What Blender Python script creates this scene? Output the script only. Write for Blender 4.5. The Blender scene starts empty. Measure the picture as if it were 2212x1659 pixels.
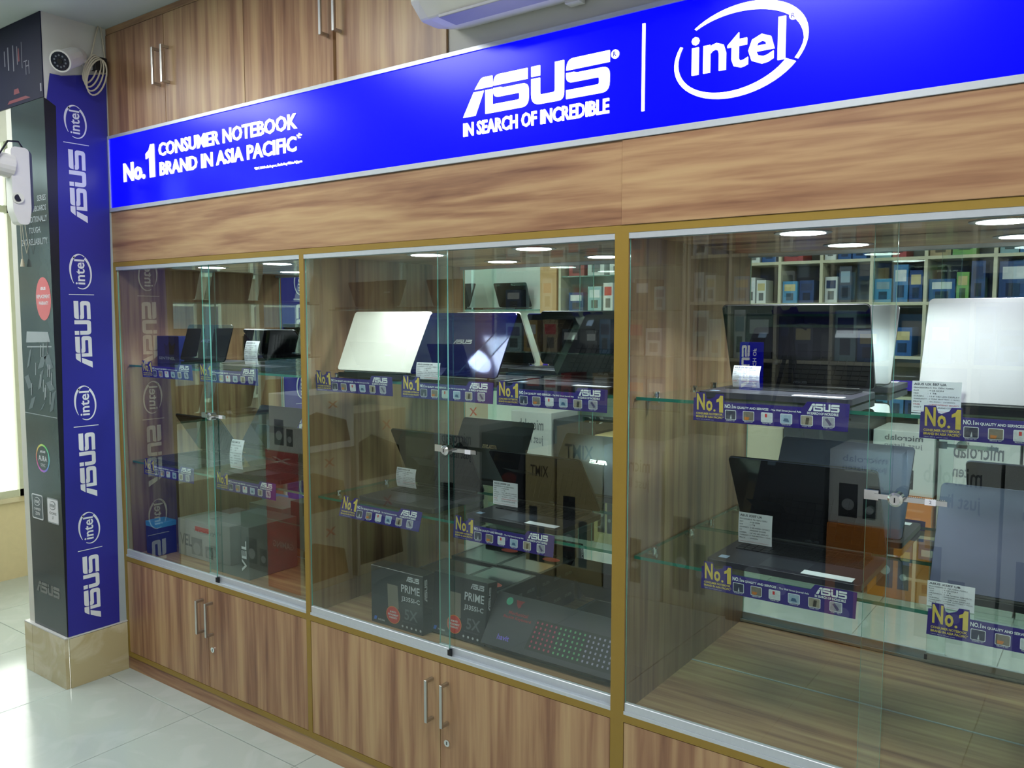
import bpy, bmesh, math, random
from mathutils import Vector, Matrix
from mathutils.geometry import tessellate_polygon
random.seed(7)
SC = bpy.context.scene
COL = SC.collection

# ------------------------------------------------------------------ camera
cd = bpy.data.cameras.new('camera'); CAM = bpy.data.objects.new('camera', cd); COL.objects.link(CAM)
cd.sensor_width = 36.0; cd.lens = 36.0 * 1795.3 / 2212.0; cd.clip_start = 0.02
CAM.location = (3.3665, -1.8128, 1.5)
_y, _p = math.radians(36.252), math.radians(4.6355)
_f = Vector((-math.sin(_y) * math.cos(_p), math.cos(_y) * math.cos(_p), -math.sin(_p)))
CAM.rotation_euler = _f.to_track_quat('-Z', 'Y').to_euler()
SC.camera = CAM

# ------------------------------------------------------------------ world, exposure, large lights
W = bpy.data.worlds.new('World'); SC.world = W; W.use_nodes = True
bg = W.node_tree.nodes['Background']; bg.inputs[0].default_value = (1.0, 1.0, 0.93, 1); bg.inputs[1].default_value = 6.0
SC.view_settings.view_transform = 'Standard'; SC.view_settings.look = 'None'
SC.view_settings.gamma = 1.0; SC.view_settings.use_curve_mapping = False
SC.view_settings.exposure = 0.12
try:
    SC.cycles.transparent_max_bounces = 24; SC.cycles.max_bounces = 9; SC.cycles.glossy_bounces = 6; SC.cycles.diffuse_bounces = 3
except Exception:
    pass
CEIL = 2.655
CEIL_LAMPS = [(-0.5, -1.0), (1.0, -1.0), (2.6, -1.0), (4.0, -1.0)]
ROOM_W, CASE_W = 10.5, 2.4
def area(name, loc, size, power, color=(0.98, 1.0, 0.96), shape='SQUARE', parent=None):
    l = bpy.data.lights.new(name, 'AREA'); l.energy = power; l.color = color; l.shape = shape; l.size = size
    o = bpy.data.objects.new(name, l); COL.objects.link(o); o.location = loc
    if shape == 'DISK': l.spread = math.radians(115)
    if parent: o.parent = parent
    return o

# ------------------------------------------------------------------ materials
def lin(c): return tuple((x / 12.92 if x <= 0.04045 else ((x + 0.055) / 1.055) ** 2.4) for x in c)
def rgb(r, g, b): return lin((r / 255, g / 255, b / 255))
MATS = {}
def mat(name, col=(.5, .5, .5), rough=.5, metal=0., em=None, es=0., var=.06, vs=30., coat=0., spec=.5, aniso=0., bump=0.):
    if name in MATS: return MATS[name]
    m = bpy.data.materials.new(name); m.use_nodes = True; nt = m.node_tree; b = nt.nodes['Principled BSDF']
    b.inputs['Roughness'].default_value = rough; b.inputs['Metallic'].default_value = metal
    b.inputs['Specular IOR Level'].default_value = spec
    if coat: b.inputs['Coat Weight'].default_value = coat; b.inputs['Coat Roughness'].default_value = .05
    if aniso:
        b.inputs['Anisotropic'].default_value = aniso
        t = nt.nodes.new('ShaderNodeTangent'); t.direction_type = 'RADIAL'; t.axis = 'Y'
        nt.links.new(t.outputs[0], b.inputs['Tangent'])
    tc = nt.nodes.new('ShaderNodeTexCoord'); n = nt.nodes.new('ShaderNodeTexNoise'); n.inputs['Scale'].default_value = vs
    n.inputs['Detail'].default_value = 4; nt.links.new(tc.outputs['Object'], n.inputs['Vector'])
    mx = nt.nodes.new('ShaderNodeMix'); mx.data_type = 'RGBA'
    mx.inputs[6].default_value = (*[c * (1 - var) for c in col], 1); mx.inputs[7].default_value = (*[min(1, c * (1 + var)) for c in col], 1)
    nt.links.new(n.outputs['Fac'], mx.inputs[0]); nt.links.new(mx.outputs[2], b.inputs['Base Color'])
    if em:
        b.inputs['Emission Color'].default_value = (*em, 1); b.inputs['Emission Strength'].default_value = es
    if bump:
        bp = nt.nodes.new('ShaderNodeBump'); bp.inputs['Strength'].default_value = bump; bp.inputs['Distance'].default_value = .002
        nt.links.new(n.outputs['Fac'], bp.inputs['Height']); nt.links.new(bp.outputs[0], b.inputs['Normal'])
    MATS[name] = m; return m
def wood(name, axis='Z', tint=1.0):
    if name in MATS: return MATS[name]
    m = bpy.data.materials.new(name); m.use_nodes = True; nt = m.node_tree; b = nt.nodes['Principled BSDF']
    N, L = nt.nodes.new, nt.links.new
    tc = N('ShaderNodeTexCoord'); mp = N('ShaderNodeMapping'); mp.inputs['Scale'].default_value = (1, 1, .05) if axis == 'Z' else (.07, 1, 1)
    L(tc.outputs['Object'], mp.inputs['Vector'])
    n1 = N('ShaderNodeTexNoise'); n1.inputs['Scale'].default_value = 19 if axis == 'Z' else 17; n1.inputs['Detail'].default_value = 3; n1.inputs['Distortion'].default_value = .25 if axis == 'Z' else .7
    n2 = N('ShaderNodeTexNoise'); n2.inputs['Scale'].default_value = 60; n2.inputs['Detail'].default_value = 5; n2.inputs['Distortion'].default_value = .4
    n3 = N('ShaderNodeTexNoise'); n3.inputs['Scale'].default_value = 5; n3.inputs['Detail'].default_value = 2
    for n in (n1, n2, n3): L(mp.outputs[0], n.inputs['Vector'])
    def mth(op, a, bb):
        x = N('ShaderNodeMath'); x.operation = op
        for i, v in enumerate((a, bb)):
            if isinstance(v, (int, float)): x.inputs[i].default_value = v
            else: L(v, x.inputs[i])
        return x.outputs[0]
    s = mth('ADD', mth('MULTIPLY', n1.outputs['Fac'], .52), mth('ADD', mth('MULTIPLY', n2.outputs['Fac'], .30), mth('MULTIPLY', n3.outputs['Fac'], .18)))
    r = N('ShaderNodeValToRGB'); L(s, r.inputs[0]); e = r.color_ramp.elements
    c = [rgb(122, 84, 64), rgb(155, 115, 86), rgb(179, 143, 106), rgb(194, 162, 120)]
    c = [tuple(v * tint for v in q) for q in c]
    e[0].position = .36; e[0].color = (*c[0], 1); e[1].position = .64; e[1].color = (*c[3], 1)
    for p, q in ((.45, c[1]), (.54, c[2])):
        k = e.new(p); k.color = (*q, 1)
    L(r.outputs[0], b.inputs['Base Color']); b.inputs['Roughness'].default_value = .38
    bp = N('ShaderNodeBump'); bp.inputs['Strength'].default_value = .06; bp.inputs['Distance'].default_value = .001; L(s, bp.inputs['Height']); L(bp.outputs[0], b.inputs['Normal'])
    MATS[name] = m; return m
def glass(name, tint=(.93, .975, .955), k=2.0):
    if name in MATS: return MATS[name]
    m = bpy.data.materials.new(name); m.use_nodes = True; nt = m.node_tree; nt.nodes.clear(); N, L = nt.nodes.new, nt.links.new
    o = N('ShaderNodeOutputMaterial'); mx = N('ShaderNodeMixShader'); tr = N('ShaderNodeBsdfTransparent'); gl = N('ShaderNodeBsdfGlossy')
    tr.inputs[0].default_value = (*tint, 1); gl.inputs['Roughness'].default_value = .0; gl.inputs[0].default_value = (.93, 1, .97, 1)
    fr = N('ShaderNodeFresnel'); fr.inputs['IOR'].default_value = 1.5
    ge = N('ShaderNodeNewGeometry'); sb = N('ShaderNodeMath'); sb.operation = 'SUBTRACT'; sb.inputs[0].default_value = k; 
    bm_ = N('ShaderNodeMath'); bm_.operation = 'MULTIPLY'; bm_.inputs[1].default_value = k; L(ge.outputs['Backfacing'], bm_.inputs[0]); L(bm_.outputs[0], sb.inputs[1])
    mu = N('ShaderNodeMath'); mu.operation = 'MULTIPLY'; mu.use_clamp = True; L(fr.outputs[0], mu.inputs[0]); L(sb.outputs[0], mu.inputs[1])
    L(mu.outputs[0], mx.inputs[0]); L(tr.outputs[0], mx.inputs[1]); L(gl.outputs[0], mx.inputs[2]); L(mx.outputs[0], o.inputs[0])
    MATS[name] = m; return m
def tiles_mat(name, base, vein):
    if name in MATS: return MATS[name]
    m = mat(name, base, .12, var=.03, vs=6); nt = m.node_tree
    n = nt.nodes.new('ShaderNodeTexNoise'); n.inputs['Scale'].default_value = 3; n.inputs['Detail'].default_value = 8; n.inputs['Distortion'].default_value = 2.5
    tc = nt.nodes.new('ShaderNodeTexCoord'); nt.links.new(tc.outputs['Object'], n.inputs['Vector'])
    r = nt.nodes.new('ShaderNodeValToRGB'); r.color_ramp.elements[0].position = .45; r.color_ramp.elements[0].color = (*vein, 1)
    r.color_ramp.elements[1].position = .56; r.color_ramp.elements[1].color = (*base, 1)
    nt.links.new(n.outputs['Fac'], r.inputs[0]); nt.links.new(r.outputs[0], nt.nodes['Principled BSDF'].inputs['Base Color'])
    return m

WV, WH = wood('laminate wood upright grain', 'Z'), wood('laminate wood level grain', 'X')
WI = wood('laminate wood shaded inside', 'Z', .68)  # same laminate darkened, dim cabinet interior put into its colour
EDGE = mat('mustard edge band', rgb(150, 122, 48), .45, var=.05)
ALU = mat('brushed aluminium', rgb(205, 212, 220), .35, .35, vs=80)
CHR = mat('chrome', (.75, .75, .75), .12, 1.0)
STEEL = mat('satin steel', (.55, .55, .53), .3, 1.0)
GL = glass('clear sliding glass'); GSH = glass('green tinted shelf glass', (.86, .955, .90), 1.6)
GED = mat('green glass edge', rgb(40, 110, 95), .15, em=rgb(60, 150, 130), es=.0, coat=.5)
GEDL = mat('pale green polished pane edge', rgb(110, 175, 165), .2, coat=.5)
MIR = mat('silvered mirror', (.86, .89, .87), .0, 1.0, var=.0)
WALL = mat('off white painted wall', rgb(214, 214, 206), .6, var=.04, vs=8, bump=.05)
CEILM = mat('pale grey ceiling paint', rgb(196, 205, 203), .7, var=.03, vs=5)
FLOORM = tiles_mat('glossy pale vitrified tile', rgb(186, 195, 191), rgb(180, 190, 185))
GROUT = mat('pale grout', rgb(160, 165, 158), .8)
MARB = tiles_mat('cream marble tile', rgb(208, 198, 166), rgb(190, 176, 136))
BLUEP = mat('royal blue printed vinyl', rgb(44, 46, 150), .35, var=.05)
WHT = mat('white print', rgb(225, 228, 235), .45, var=.02)
BLKP = mat('glossy charcoal poster film', rgb(52, 62, 68), .14, var=.25, vs=3, spec=.5)
BLKV = mat('black vinyl', rgb(22, 26, 38), .35, var=.2, vs=4)
SIGNB = mat('lit blue acrylic face', (.0, .0, .25), .22, em=(0.0, 0.0, 1.0), es=1.05, var=.0, spec=.25)
SIGNW = mat('lit white acrylic letter', (.9, .9, .9), .3, em=(1, 1, 1), es=1.6, var=.0)
PURP = mat('glossy purple print', rgb(52, 38, 122), .22, var=.12, vs=14, coat=.4)
GOLD = mat('gold foil print', rgb(214, 190, 92), .35, .15, var=.25, vs=60)
PAPER = mat('white paper', rgb(226, 226, 236), .7, var=.02)
INK = mat('grey ink', rgb(70, 70, 86), .8); REDINK = mat('red ink', rgb(190, 60, 80), .8)
LAMP = mat('led diffuser', (1, 1, 1), .5, em=(.95, 1, 1), es=14, var=0.)
BLACK = mat('black plastic', rgb(20, 21, 24), .4, var=.1); DKEY = mat('black keycaps', rgb(26, 27, 31), .45)
SCREEN = mat('glossy black screen', rgb(6, 8, 14), .04, coat=.6, var=.05)
WPL = mat('white plastic', rgb(222, 222, 216), .35, var=.03)

# ------------------------------------------------------------------ mesh helpers
def origin(o):
    v = Vector((0, 0, 0))
    while o: v += o.location; o = o.parent
    return v
def tag(o, label=None, cat=None, group=None, kind=None):
    if label: o['label'] = label
    if cat: o['category'] = cat
    if group: o['group'] = group
    if kind: o['kind'] = kind
    return o
def thing(name, loc, label, cat, group=None, rz=0, kind=None):
    o = bpy.data.objects.new(name, None); COL.objects.link(o); o.location = loc; o.rotation_euler = (0, 0, rz); o.empty_display_size = .05
    return tag(o, label, cat, group, kind)
def put(name, me, parent=None):
    o = bpy.data.objects.new(name, me); COL.objects.link(o)
    if parent: o.parent = parent
    return o
class MB:
    def __init__(s): s.v, s.f, s.m = [], [], []
    def add(s, vs, fs, m=0):
        k = len(s.v); s.v += [tuple(v) for v in vs]; s.f += [tuple(i + k for i in f) for f in fs]; s.m += [m] * len(fs); return s
    def box(s, x0, x1, y0, y1, z0, z1, m=0, fm=None):
        vs = [(x, y, z) for x in (x0, x1) for y in (y0, y1) for z in (z0, z1)]
        fs = [(0, 1, 3, 2), (4, 6, 7, 5), (0, 4, 5, 1), (2, 3, 7, 6), (0, 2, 6, 4), (1, 5, 7, 3)]  # -x +x -y +y -z +z
        k = len(s.f); s.add(vs, fs, m)
        if fm:
            for i, q in fm.items(): s.m[k + i] = q
        return s
    def prism(s, pts, O, U, V, t, m=0, side=None):
        """polygon pts (u,v) in the plane O,U,V; extruded by t against the normal U x V"""
        O, U, V = Vector(O), Vector(U), Vector(V); n = U.cross(V).normalized()
        if sum(pts[i][0] * pts[(i + 1) % len(pts)][1] - pts[(i + 1) % len(pts)][0] * pts[i][1] for i in range(len(pts))) < 0: pts = pts[::-1]
        A = [O + U * p[0] + V * p[1] for p in pts]; c = len(A)
        tri = tessellate_polygon([[Vector((p[0], p[1], 0)) for p in pts]])
        tri = [q if ((pts[q[1]][0] - pts[q[0]][0]) * (pts[q[2]][1] - pts[q[0]][1]) - (pts[q[2]][0] - pts[q[0]][0]) * (pts[q[1]][1] - pts[q[0]][1])) > 0 else q[::-1] for q in tri]
        if t == 0: return s.add(A, tri, m)
        Bk = [a - n * t for a in A]
        s.add(A + Bk, list(tri) + [tuple(i + c for i in q[::-1]) for q in tri], m)
        return s.add(A + Bk, [(i, i + c, (i + 1) % c + c, (i + 1) % c) for i in range(c)], m if side is None else side)
    def cyl(s, a, b, r, n=14, r2=None, m=0, cap=True):
        a, b = Vector(a), Vector(b); d = (b - a).normalized(); u = d.orthogonal().normalized(); w = d.cross(u); r2 = r if r2 is None else r2
        vs = [a + (u * math.cos(t) + w * math.sin(t)) * r for t in [2 * math.pi * i / n for i in range(n)]] + [b + (u * math.cos(t) + w * math.sin(t)) * r2 for t in [2 * math.pi * i / n for i in range(n)]]
        fs = [(i, (i + 1) % n, (i + 1) % n + n, i + n) for i in range(n)]
        if cap: fs += [tuple(range(n))[::-1], tuple(range(n, 2 * n))]
        return s.add(vs, fs, m)
    def tube(s, pts, r, n=7, m=0):
        pts = [Vector(p) for p in pts]; rings = []; u = None
        for i, p in enumerate(pts):
            d = (pts[min(i + 1, len(pts) - 1)] - pts[max(i - 1, 0)]).normalized()
            u = d.orthogonal().normalized() if u is None else (u - d * u.dot(d)).normalized(); w = d.cross(u)
            rings += [p + (u * math.cos(2 * math.pi * k / n) + w * math.sin(2 * math.pi * k / n)) * r for k in range(n)]
        fs = [(i * n + k, i * n + (k + 1) % n, (i + 1) * n + (k + 1) % n, (i + 1) * n + k) for i in range(len(pts) - 1) for k in range(n)]
        fs += [tuple(range(n))[::-1], tuple(range(len(rings) - n, len(rings)))]
        return s.add(rings, fs, m)
    def mesh(s, name, mats, off=(0, 0, 0), bevel=0, smooth=False, seg=2):
        me = bpy.data.meshes.new(name); off = Vector(off)
        me.from_pydata([Vector(v) - off for v in s.v], [], s.f)
        for m in (mats if isinstance(mats, (list, tuple)) else [mats]): me.materials.append(m)
        me.polygons.foreach_set('material_index', s.m)
        if smooth: me.polygons.foreach_set('use_smooth', [True] * len(s.f))
        if bevel:
            bm = bmesh.new(); bm.from_mesh(me); bmesh.ops.remove_doubles(bm, verts=bm.verts, dist=1e-6)
            ed = [e for e in bm.edges if len(e.link_faces) == 2 and e.calc_face_angle(0) > .6]
            bmesh.ops.bevel(bm, geom=ed, offset=bevel, segments=seg, profile=.5, affect='EDGES', clamp_overlap=True); bm.to_mesh(me); bm.free()
        me.update(); return me
    def build(s, name, mats, parent=None, bevel=0, smooth=False, seg=2, local=False):
        return put(name, s.mesh(name, mats, (0, 0, 0) if (local or not parent) else origin(parent), bevel, smooth, seg), parent)
CACHE = {}
def cpart(key, name, parent, fn):
    """a part built once per key (local coordinates), mesh shared by every copy"""
    if key not in CACHE: CACHE[key] = fn()
    return put(name, CACHE[key], parent)
def rrect(x0, x1, y0, y1, r, n=4):
    p = []
    for cx, cy, a in ((x1 - r, y0 + r, -90), (x1 - r, y1 - r, 0), (x0 + r, y1 - r, 90), (x0 + r, y0 + r, 180)):
        p += [(cx + r * math.cos(math.radians(a + 90 * i / n)), cy + r * math.sin(math.radians(a + 90 * i / n))) for i in range(n + 1)]
    return p
def circ(cx, cy, r, n=24, ry=None): return [(cx + r * math.cos(2 * math.pi * i / n), cy + (ry or r) * math.sin(2 * math.pi * i / n)) for i in range(n)]
def rounded(pts):
    """pts: (x,y,r) -> polygon with rounded corners"""
    out = []; n = len(pts)
    for i, (x, y, r) in enumerate(pts):
        if r <= 0: out.append((x, y)); continue
        p, a, b = Vector((x, y)), Vector(pts[i - 1][:2]), Vector(pts[(i + 1) % n][:2])
        da, db = (a - p).normalized(), (b - p).normalized(); q0, q1 = p + da * r, p + db * r
        for k in range(6):
            t = k / 5; out.append(tuple((1 - t) ** 2 * q0 + 2 * t * (1 - t) * p + t * t * q1))
    return out
# lettering -------------------------------------------------------
TXT = {}
def glyphs(s, bold=0., ext=False):
    k = (s, bold)
    if k not in TXT:
        c = bpy.data.curves.new('t', 'FONT'); c.body = s; c.size = 1; c.offset = bold; c.resolution_u = 2; c.fill_mode = 'FRONT'
        o = bpy.data.objects.new('t', c); COL.objects.link(o); dg = bpy.context.evaluated_depsgraph_get()
        me = bpy.data.meshes.new_from_object(o.evaluated_get(dg)); vs = [v.co.copy() for v in me.vertices]; fs = [tuple(p.vertices) for p in me.polygons]
        bpy.data.objects.remove(o); bpy.data.curves.remove(c); bpy.data.meshes.remove(me)
        TXT[k] = (vs, fs)
    return TXT[k]
def text(mb, s, O, U, V, h, w=None, bold=0., m=0, align='L', t=0., base='cap'):
    """writes s into mb: glyph height h (of the string's own box), width w (fit) at O"""
    vs, fs = glyphs(s, bold)
    if not vs: return mb
    x0, x1 = min(v.x for v in vs), max(v.x for v in vs); y0, y1 = min(v.y for v in vs), max(v.y for v in vs)
    sy = h / (y1 - y0); sx = (w / (x1 - x0)) if w else sy
    if align == 'C': dx = -(x1 - x0) * sx / 2
    elif align == 'R': dx = -(x1 - x0) * sx
    else: dx = 0
    O, U, V = Vector(O), Vector(U), Vector(V); n = U.cross(V)
    P = [O + U * ((v.x - x0) * sx + dx) + V * ((v.y - y0) * sy) for v in vs]
    if t == 0: return mb.add(P, fs, m)
    mb.add([p for p in P], fs, m)
    cnt = {}
    for f in fs:
        for i in range(len(f)):
            e = (f[i], f[(i + 1) % len(f)]); cnt[e] = cnt.get(e, 0) + 1
    be = [e for e in cnt if (e[1], e[0]) not in cnt]
    k = len(P); return mb.add(P + [p - n * t for p in P], [(e[0], e[0] + k, e[1] + k, e[1]) for e in be], m)
ONE = [(.42, 0), (1, 0), (1, 1), (.58, 1), (.40, .84), (0, .74), (0, .58), (.42, .64)]
ASUS = [[(0, 0), (.47, 0), (.80, .64), (.42, .64)],
        rounded([(.46, .71, 0), (1.13, .71, 0), (1.13, 1, 0), (.72, 1, .1)]),
        [(.87, 0), (1.13, 0), (1.13, .64), (.87, .64)],
        rounded([(1.17, .72, 0), (2.42, .72, 0), (2.42, 1, 0), (1.20, 1, .2)]),
        rounded([(1.13, 0, 0), (2.46, 0, .25), (2.46, .62, .2), (1.55, .62, .02), (1.45, .65, 0), (1.17, .65, 0), (1.17, .40, .18), (2.14, .40, .06), (2.14, .22, .06), (1.13, .22, 0)]),
        [(2.56, .74), (2.86, .74), (2.86, 1), (2.56, 1)],
        rounded([(2.56, .68, 0), (2.56, 0, .28), (3.68, 0, .2), (3.68, 1, 0), (3.38, 1, 0), (3.38, .24, .06), (2.86, .24, .06), (2.86, .68, 0)]),
        rounded([(3.76, .72, 0), (5.15, .72, 0), (5.15, 1, 0), (3.80, 1, .2)]),
        rounded([(3.76, 0, 0), (5.15, 0, .25), (5.15, .62, .2), (4.12, .62, .02), (4.02, .65, 0), (3.76, .65, 0), (3.76, .40, .18), (4.83, .40, .06), (4.83, .22, .06), (3.76, .22, 0)])]
def asus(mb, O, U, V, w, h, m=0, t=0):
    U, V = Vector(U), Vector(V)
    for p in ASUS: mb.prism([(x * w / 5.15, y * h) for x, y in p], O, U, V, t, m)
    return mb
def intel(mb, O, U, V, w, h, m=0, t=0, reg=True):
    """swirl logo centred on O, w x h overall"""
    U, V = Vector(U), Vector(V); a, b = w / 2, h / 2; tl = math.radians(8)
    def arc(a0, a1, th):
        out, inn = [], []; N = 28
        for i in range(N + 1):
            k = i / N; t_ = math.radians(a0 + (a1 - a0) * k); r = 1 - th(k)
            for R, L_ in ((1, out), (r, inn)):
                x, y = a * R * math.cos(t_), b * (R if R == 1 else 1 - th(k) * 1.25) * math.sin(t_); L_.append((x * math.cos(tl) - y * math.sin(tl) * a / b * .6, x * math.sin(tl) * .9 + y * math.cos(tl)))
        for i in range(N): mb.prism([out[i], out[i + 1], inn[i + 1], inn[i]], O, U, V, t, m)
    arc(128, -35, lambda k: .03 + .11 * math.sin(math.pi * min(1, k * 1.15)) + .02 * k)
    arc(150, 322, lambda k: .04 + .12 * k)
    text(mb, 'intel', Vector(O) - U * (.36 * w) - V * (.19 * h), U, V, h * .46, w * .70, bold=.018, m=m, t=t)
    if reg: mb.prism(circ(.39 * w, .27 * h, .028 * w, 12), O, U, V, t, m)
    return mb
X_, Y_, Z_ = Vector((1, 0, 0)), Vector((0, 1, 0)), Vector((0, 0, 1))

# ================================================================== THE ROOM
XL, XR, YB, YF = -1.7, 4.8, -2.95, 0.44
fl = tag(MB().box(XL - 1.5, XR, YB, YF + 1.2, -.05, -.004).build('floor', GROUT), 'glossy pale grey tiled shop floor', 'floor', kind='structure')
tm = MB().box(.0015, .5985, .0015, .5985, -.02, 0).mesh('floor_tile', FLOORM, bevel=.0012, seg=1)
for i in range(-5, 8):
    for j in range(-5, 2):
        t = put('floor_tile', tm, fl); t.location = (i * .6, -.09 + j * .6, 0)
tag(MB().box(XL - 1.5, XR, YB, YF + 1.2, CEIL, CEIL + .05).build('ceiling', CEILM), 'plain pale grey ceiling', 'ceiling', kind='structure')
tag(MB().box(0, XR, .43, .5, 0, CEIL).box(1.812, 4.74, .008, .43, 2.2295, CEIL).build('wall_back', WALL), 'off white wall board behind the air conditioner', 'wall', kind='structure')
tag(MB().box(XR, XR + .06, YB, .5, 0, CEIL).build('wall_right', WALL), 'off white side wall', 'wall', kind='structure')
tag(MB().box(XL - .06, XR, YB - .06, YB, 0, CEIL).build('wall_front', WALL), 'off white wall behind the opposite shelves', 'wall', kind='structure')
tag(MB().box(XL - .06, XL, YB, -2.5, 0, CEIL).box(XL - .06, XL, -2.5, -.5, 0, .40).box(XL - .06, XL, -2.5, -.5, 2.6, CEIL).build('wall_left', WALL), 'off white end wall under the shop front window', 'wall', kind='structure')
# bright shop front window beyond the pillar
wd = thing('window_1', (XL, 0, 0), 'bright shop window with pale frames beyond the pillar', 'window', kind='structure')
FR = mat('pale green window frame', rgb(196, 202, 180), .4)
MB().box(XL - .08, XL, -.5, 1.2, 0, .446).build('parapet', mat('cream wall paint', rgb(214, 200, 160), .6), wd)
MB().box(XL - .08, XL + .02, -.5, 1.2, .446, .47).build('window_sill', MARB, wd)
fm = MB()
for y in (-.47, .02, .34, .78, 1.18): fm.box(XL - .05, XL - .01, y - .02, y + .02, .47, CEIL)
for z in (.49, 2.1, CEIL - .02): fm.box(XL - .05, XL - .01, -.5, 1.2, z - .02, z + .02)
fm.build('window_frame', FR, wd)
MB().box(XL - .033, XL - .027, -.5, 1.2, .47, CEIL).build('pane', glass('window glass', (.97, .99, .98)), wd)
tag(MB().box(XL - .06, -.33, 1.14, 1.2, 0, CEIL).box(-.39, -.33, .02, 1.2, 0, CEIL).build('wall_recess', mat('cream white recess paint', rgb(228, 224, 206), .6)), 'cream white wall of the window recess', 'wall', kind='structure')

w2 = thing('window_2', (XL, -1.5, .4), 'wide bright shop front window behind the window display', 'window', kind='structure')
fm = MB().box(XL - .05, XL - .01, -2.5, -.5, .40, .43).box(XL - .05, XL - .01, -2.5, -.5, 2.57, 2.6).box(XL - .05, XL - .01, -2.5, -.5, 2.04, 2.08)
for y in (-2.48, -1.98, -1.5, -1.0, -.52): fm.box(XL - .05, XL - .01, y - .02, y + .02, .43, 2.57)
fm.build('window_frame', FR, w2)
MB().box(XL - .033, XL - .027, -2.5, -.5, .43, 2.57).build('pane', glass('light dimming pane tint', (.66, .76, .78)), w2)  # pane tint added to dim the daylight reflected in the cabinet glass
# pillar and lintel -------------------------------------------------
pl = tag(MB().box(-.33, 0, -.245, .5, .205, CEIL).build('wall_pillar', WALL), 'square pillar at the left end of the display cabinets', 'pillar', kind='structure')
for (x0, x1, y0, y1) in ((-.275, .004, -.262, -.246), (-.345, -.277, -.262, -.246)): MB().box(x0, x1, y0, y1, 0, .207).build('base_tile', MARB, pl, bevel=.001)
for (y0, y1) in ((-.244, -.002),): MB().box(.001, .008, y0, y1, 0, .205).build('base_tile', MARB, pl, bevel=.001)
MB().box(-.345, .008, -.262, 0, .2075, .2125).build('ledge_trim', mat('white ledge trim', rgb(205, 205, 205), .5), pl)
MB().box(.0003, .0008, -.040, -.0015, .213, 2.30).build('corner_trim', mat('grey corner trim', rgb(168, 180, 188), .5), pl)
ln = tag(MB().box(XL, -.331, -.245, .02, 2.335, CEIL).build('wall_lintel', WALL), 'white lintel above the window recess', 'beam', kind='structure')
# blue banner up the pillar's side
bn = thing('pillar_banner', (0, -.12, .213), 'royal blue banner with repeated white logos running up the pillar', 'banner')
MB().prism([(-.246, .213), (-.034, .213), (-.002, 2.475), (-.18, 2.43), (-.222, 2.43), (-.238, 2.33), (-.205, 2.31)], (.004, 0, 0), Y_, Z_, .003).build('vinyl_sheet', BLUEP, bn)
MB().prism([(-.249, .213), (-.2462, .213), (-.2052, 2.31), (-.238, 2.33), (-.249, 2.335)], (.0035, 0, 0), Y_, Z_, .003).build('wrapped_black_edge', BLKV, bn)
for (i0, i1, a0, a1, dy) in ((2.199, 2.328, 1.873, 2.154, .004), (1.608, 1.749, 1.294, 1.562, 0), (1.082, 1.224, .766, 1.031, -.003), (.575, .708, .258, .526, -.008)):
    yc = -.137 + dy; mb = MB(); asus(mb, (.0046, yc + .033, a0), Z_, -Y_, a1 - a0, .066); mb.build('brand_lettering', WHT, bn)
    mb = MB(); intel(mb, (.0046, yc, (i0 + i1) / 2), Z_, -Y_, i1 - i0, .088); mb.build('swirl_logo', WHT, bn)
    mb = MB(); mb.prism([(yc - .05, (i0 + a1) / 2 + .001), (yc + .05, (i0 + a1) / 2 + .001), (yc + .05, (i0 + a1) / 2 + .004), (yc - .05, (i0 + a1) / 2 + .004)], (.0046, 0, 0), Y_, Z_, 0); mb.build('divider_line', WHT, bn)
# dark poster on the pillar's front
ps = thing('pillar_poster', (-.14, -.247, .213), 'dark glossy motherboard poster on the front of the pillar', 'poster')
MB().box(-.275, .002, -.2495, -.2455, .213, 2.335).build('film_sheet', BLKP, ps)
GREY = mat('grey print', rgb(150, 158, 165), .4); DGREY = mat('slate print', rgb(80, 92, 102), .3)
yp = -.2502
def pl_text(s, x, z, h, w, name='lettering', m=GREY, al='L', bold=.02):
    mb = MB(); text(mb, s, (x, yp, z), X_, Z_, h, w, bold, align=al); return mb.build(name, m, ps)
mb = MB(); asus(mb, (-.245, yp, .36), X_, Z_, .20, .045); mb.build('brand_lettering', mat('dim grey print', rgb(120, 122, 122), .4), ps)
for x0, s1, s2, c in ((-.25, 'CHIPSET', 'Z370', DGREY), (-.118, 'CORE', 'i7', WHT)):
    b_ = MB().prism(rrect(x0, x0 + .095, .668, .772, .008), (0, yp, 0), X_, Z_, 0).build('badge', WHT if c is DGREY else GREY, ps)
    MB().prism(rrect(x0 + .005, x0 + .09, .673, .767, .006), (0, yp - .0003, 0), X_, Z_, 0).build('badge_field', c, b_)
    mb = MB(); intel(mb, (x0 + .047, yp - .0006, .742), X_, Z_, .055, .036); text(mb, s1, (x0 + .047, yp - .0006, .705), X_, Z_, .010, .06, .02, align='C'); text(mb, s2, (x0 + .047, yp - .0006, .685), X_, Z_, .013, None, .02, align='C'); mb.build('badge_print', WHT if c is DGREY else DGREY, b_)
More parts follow.
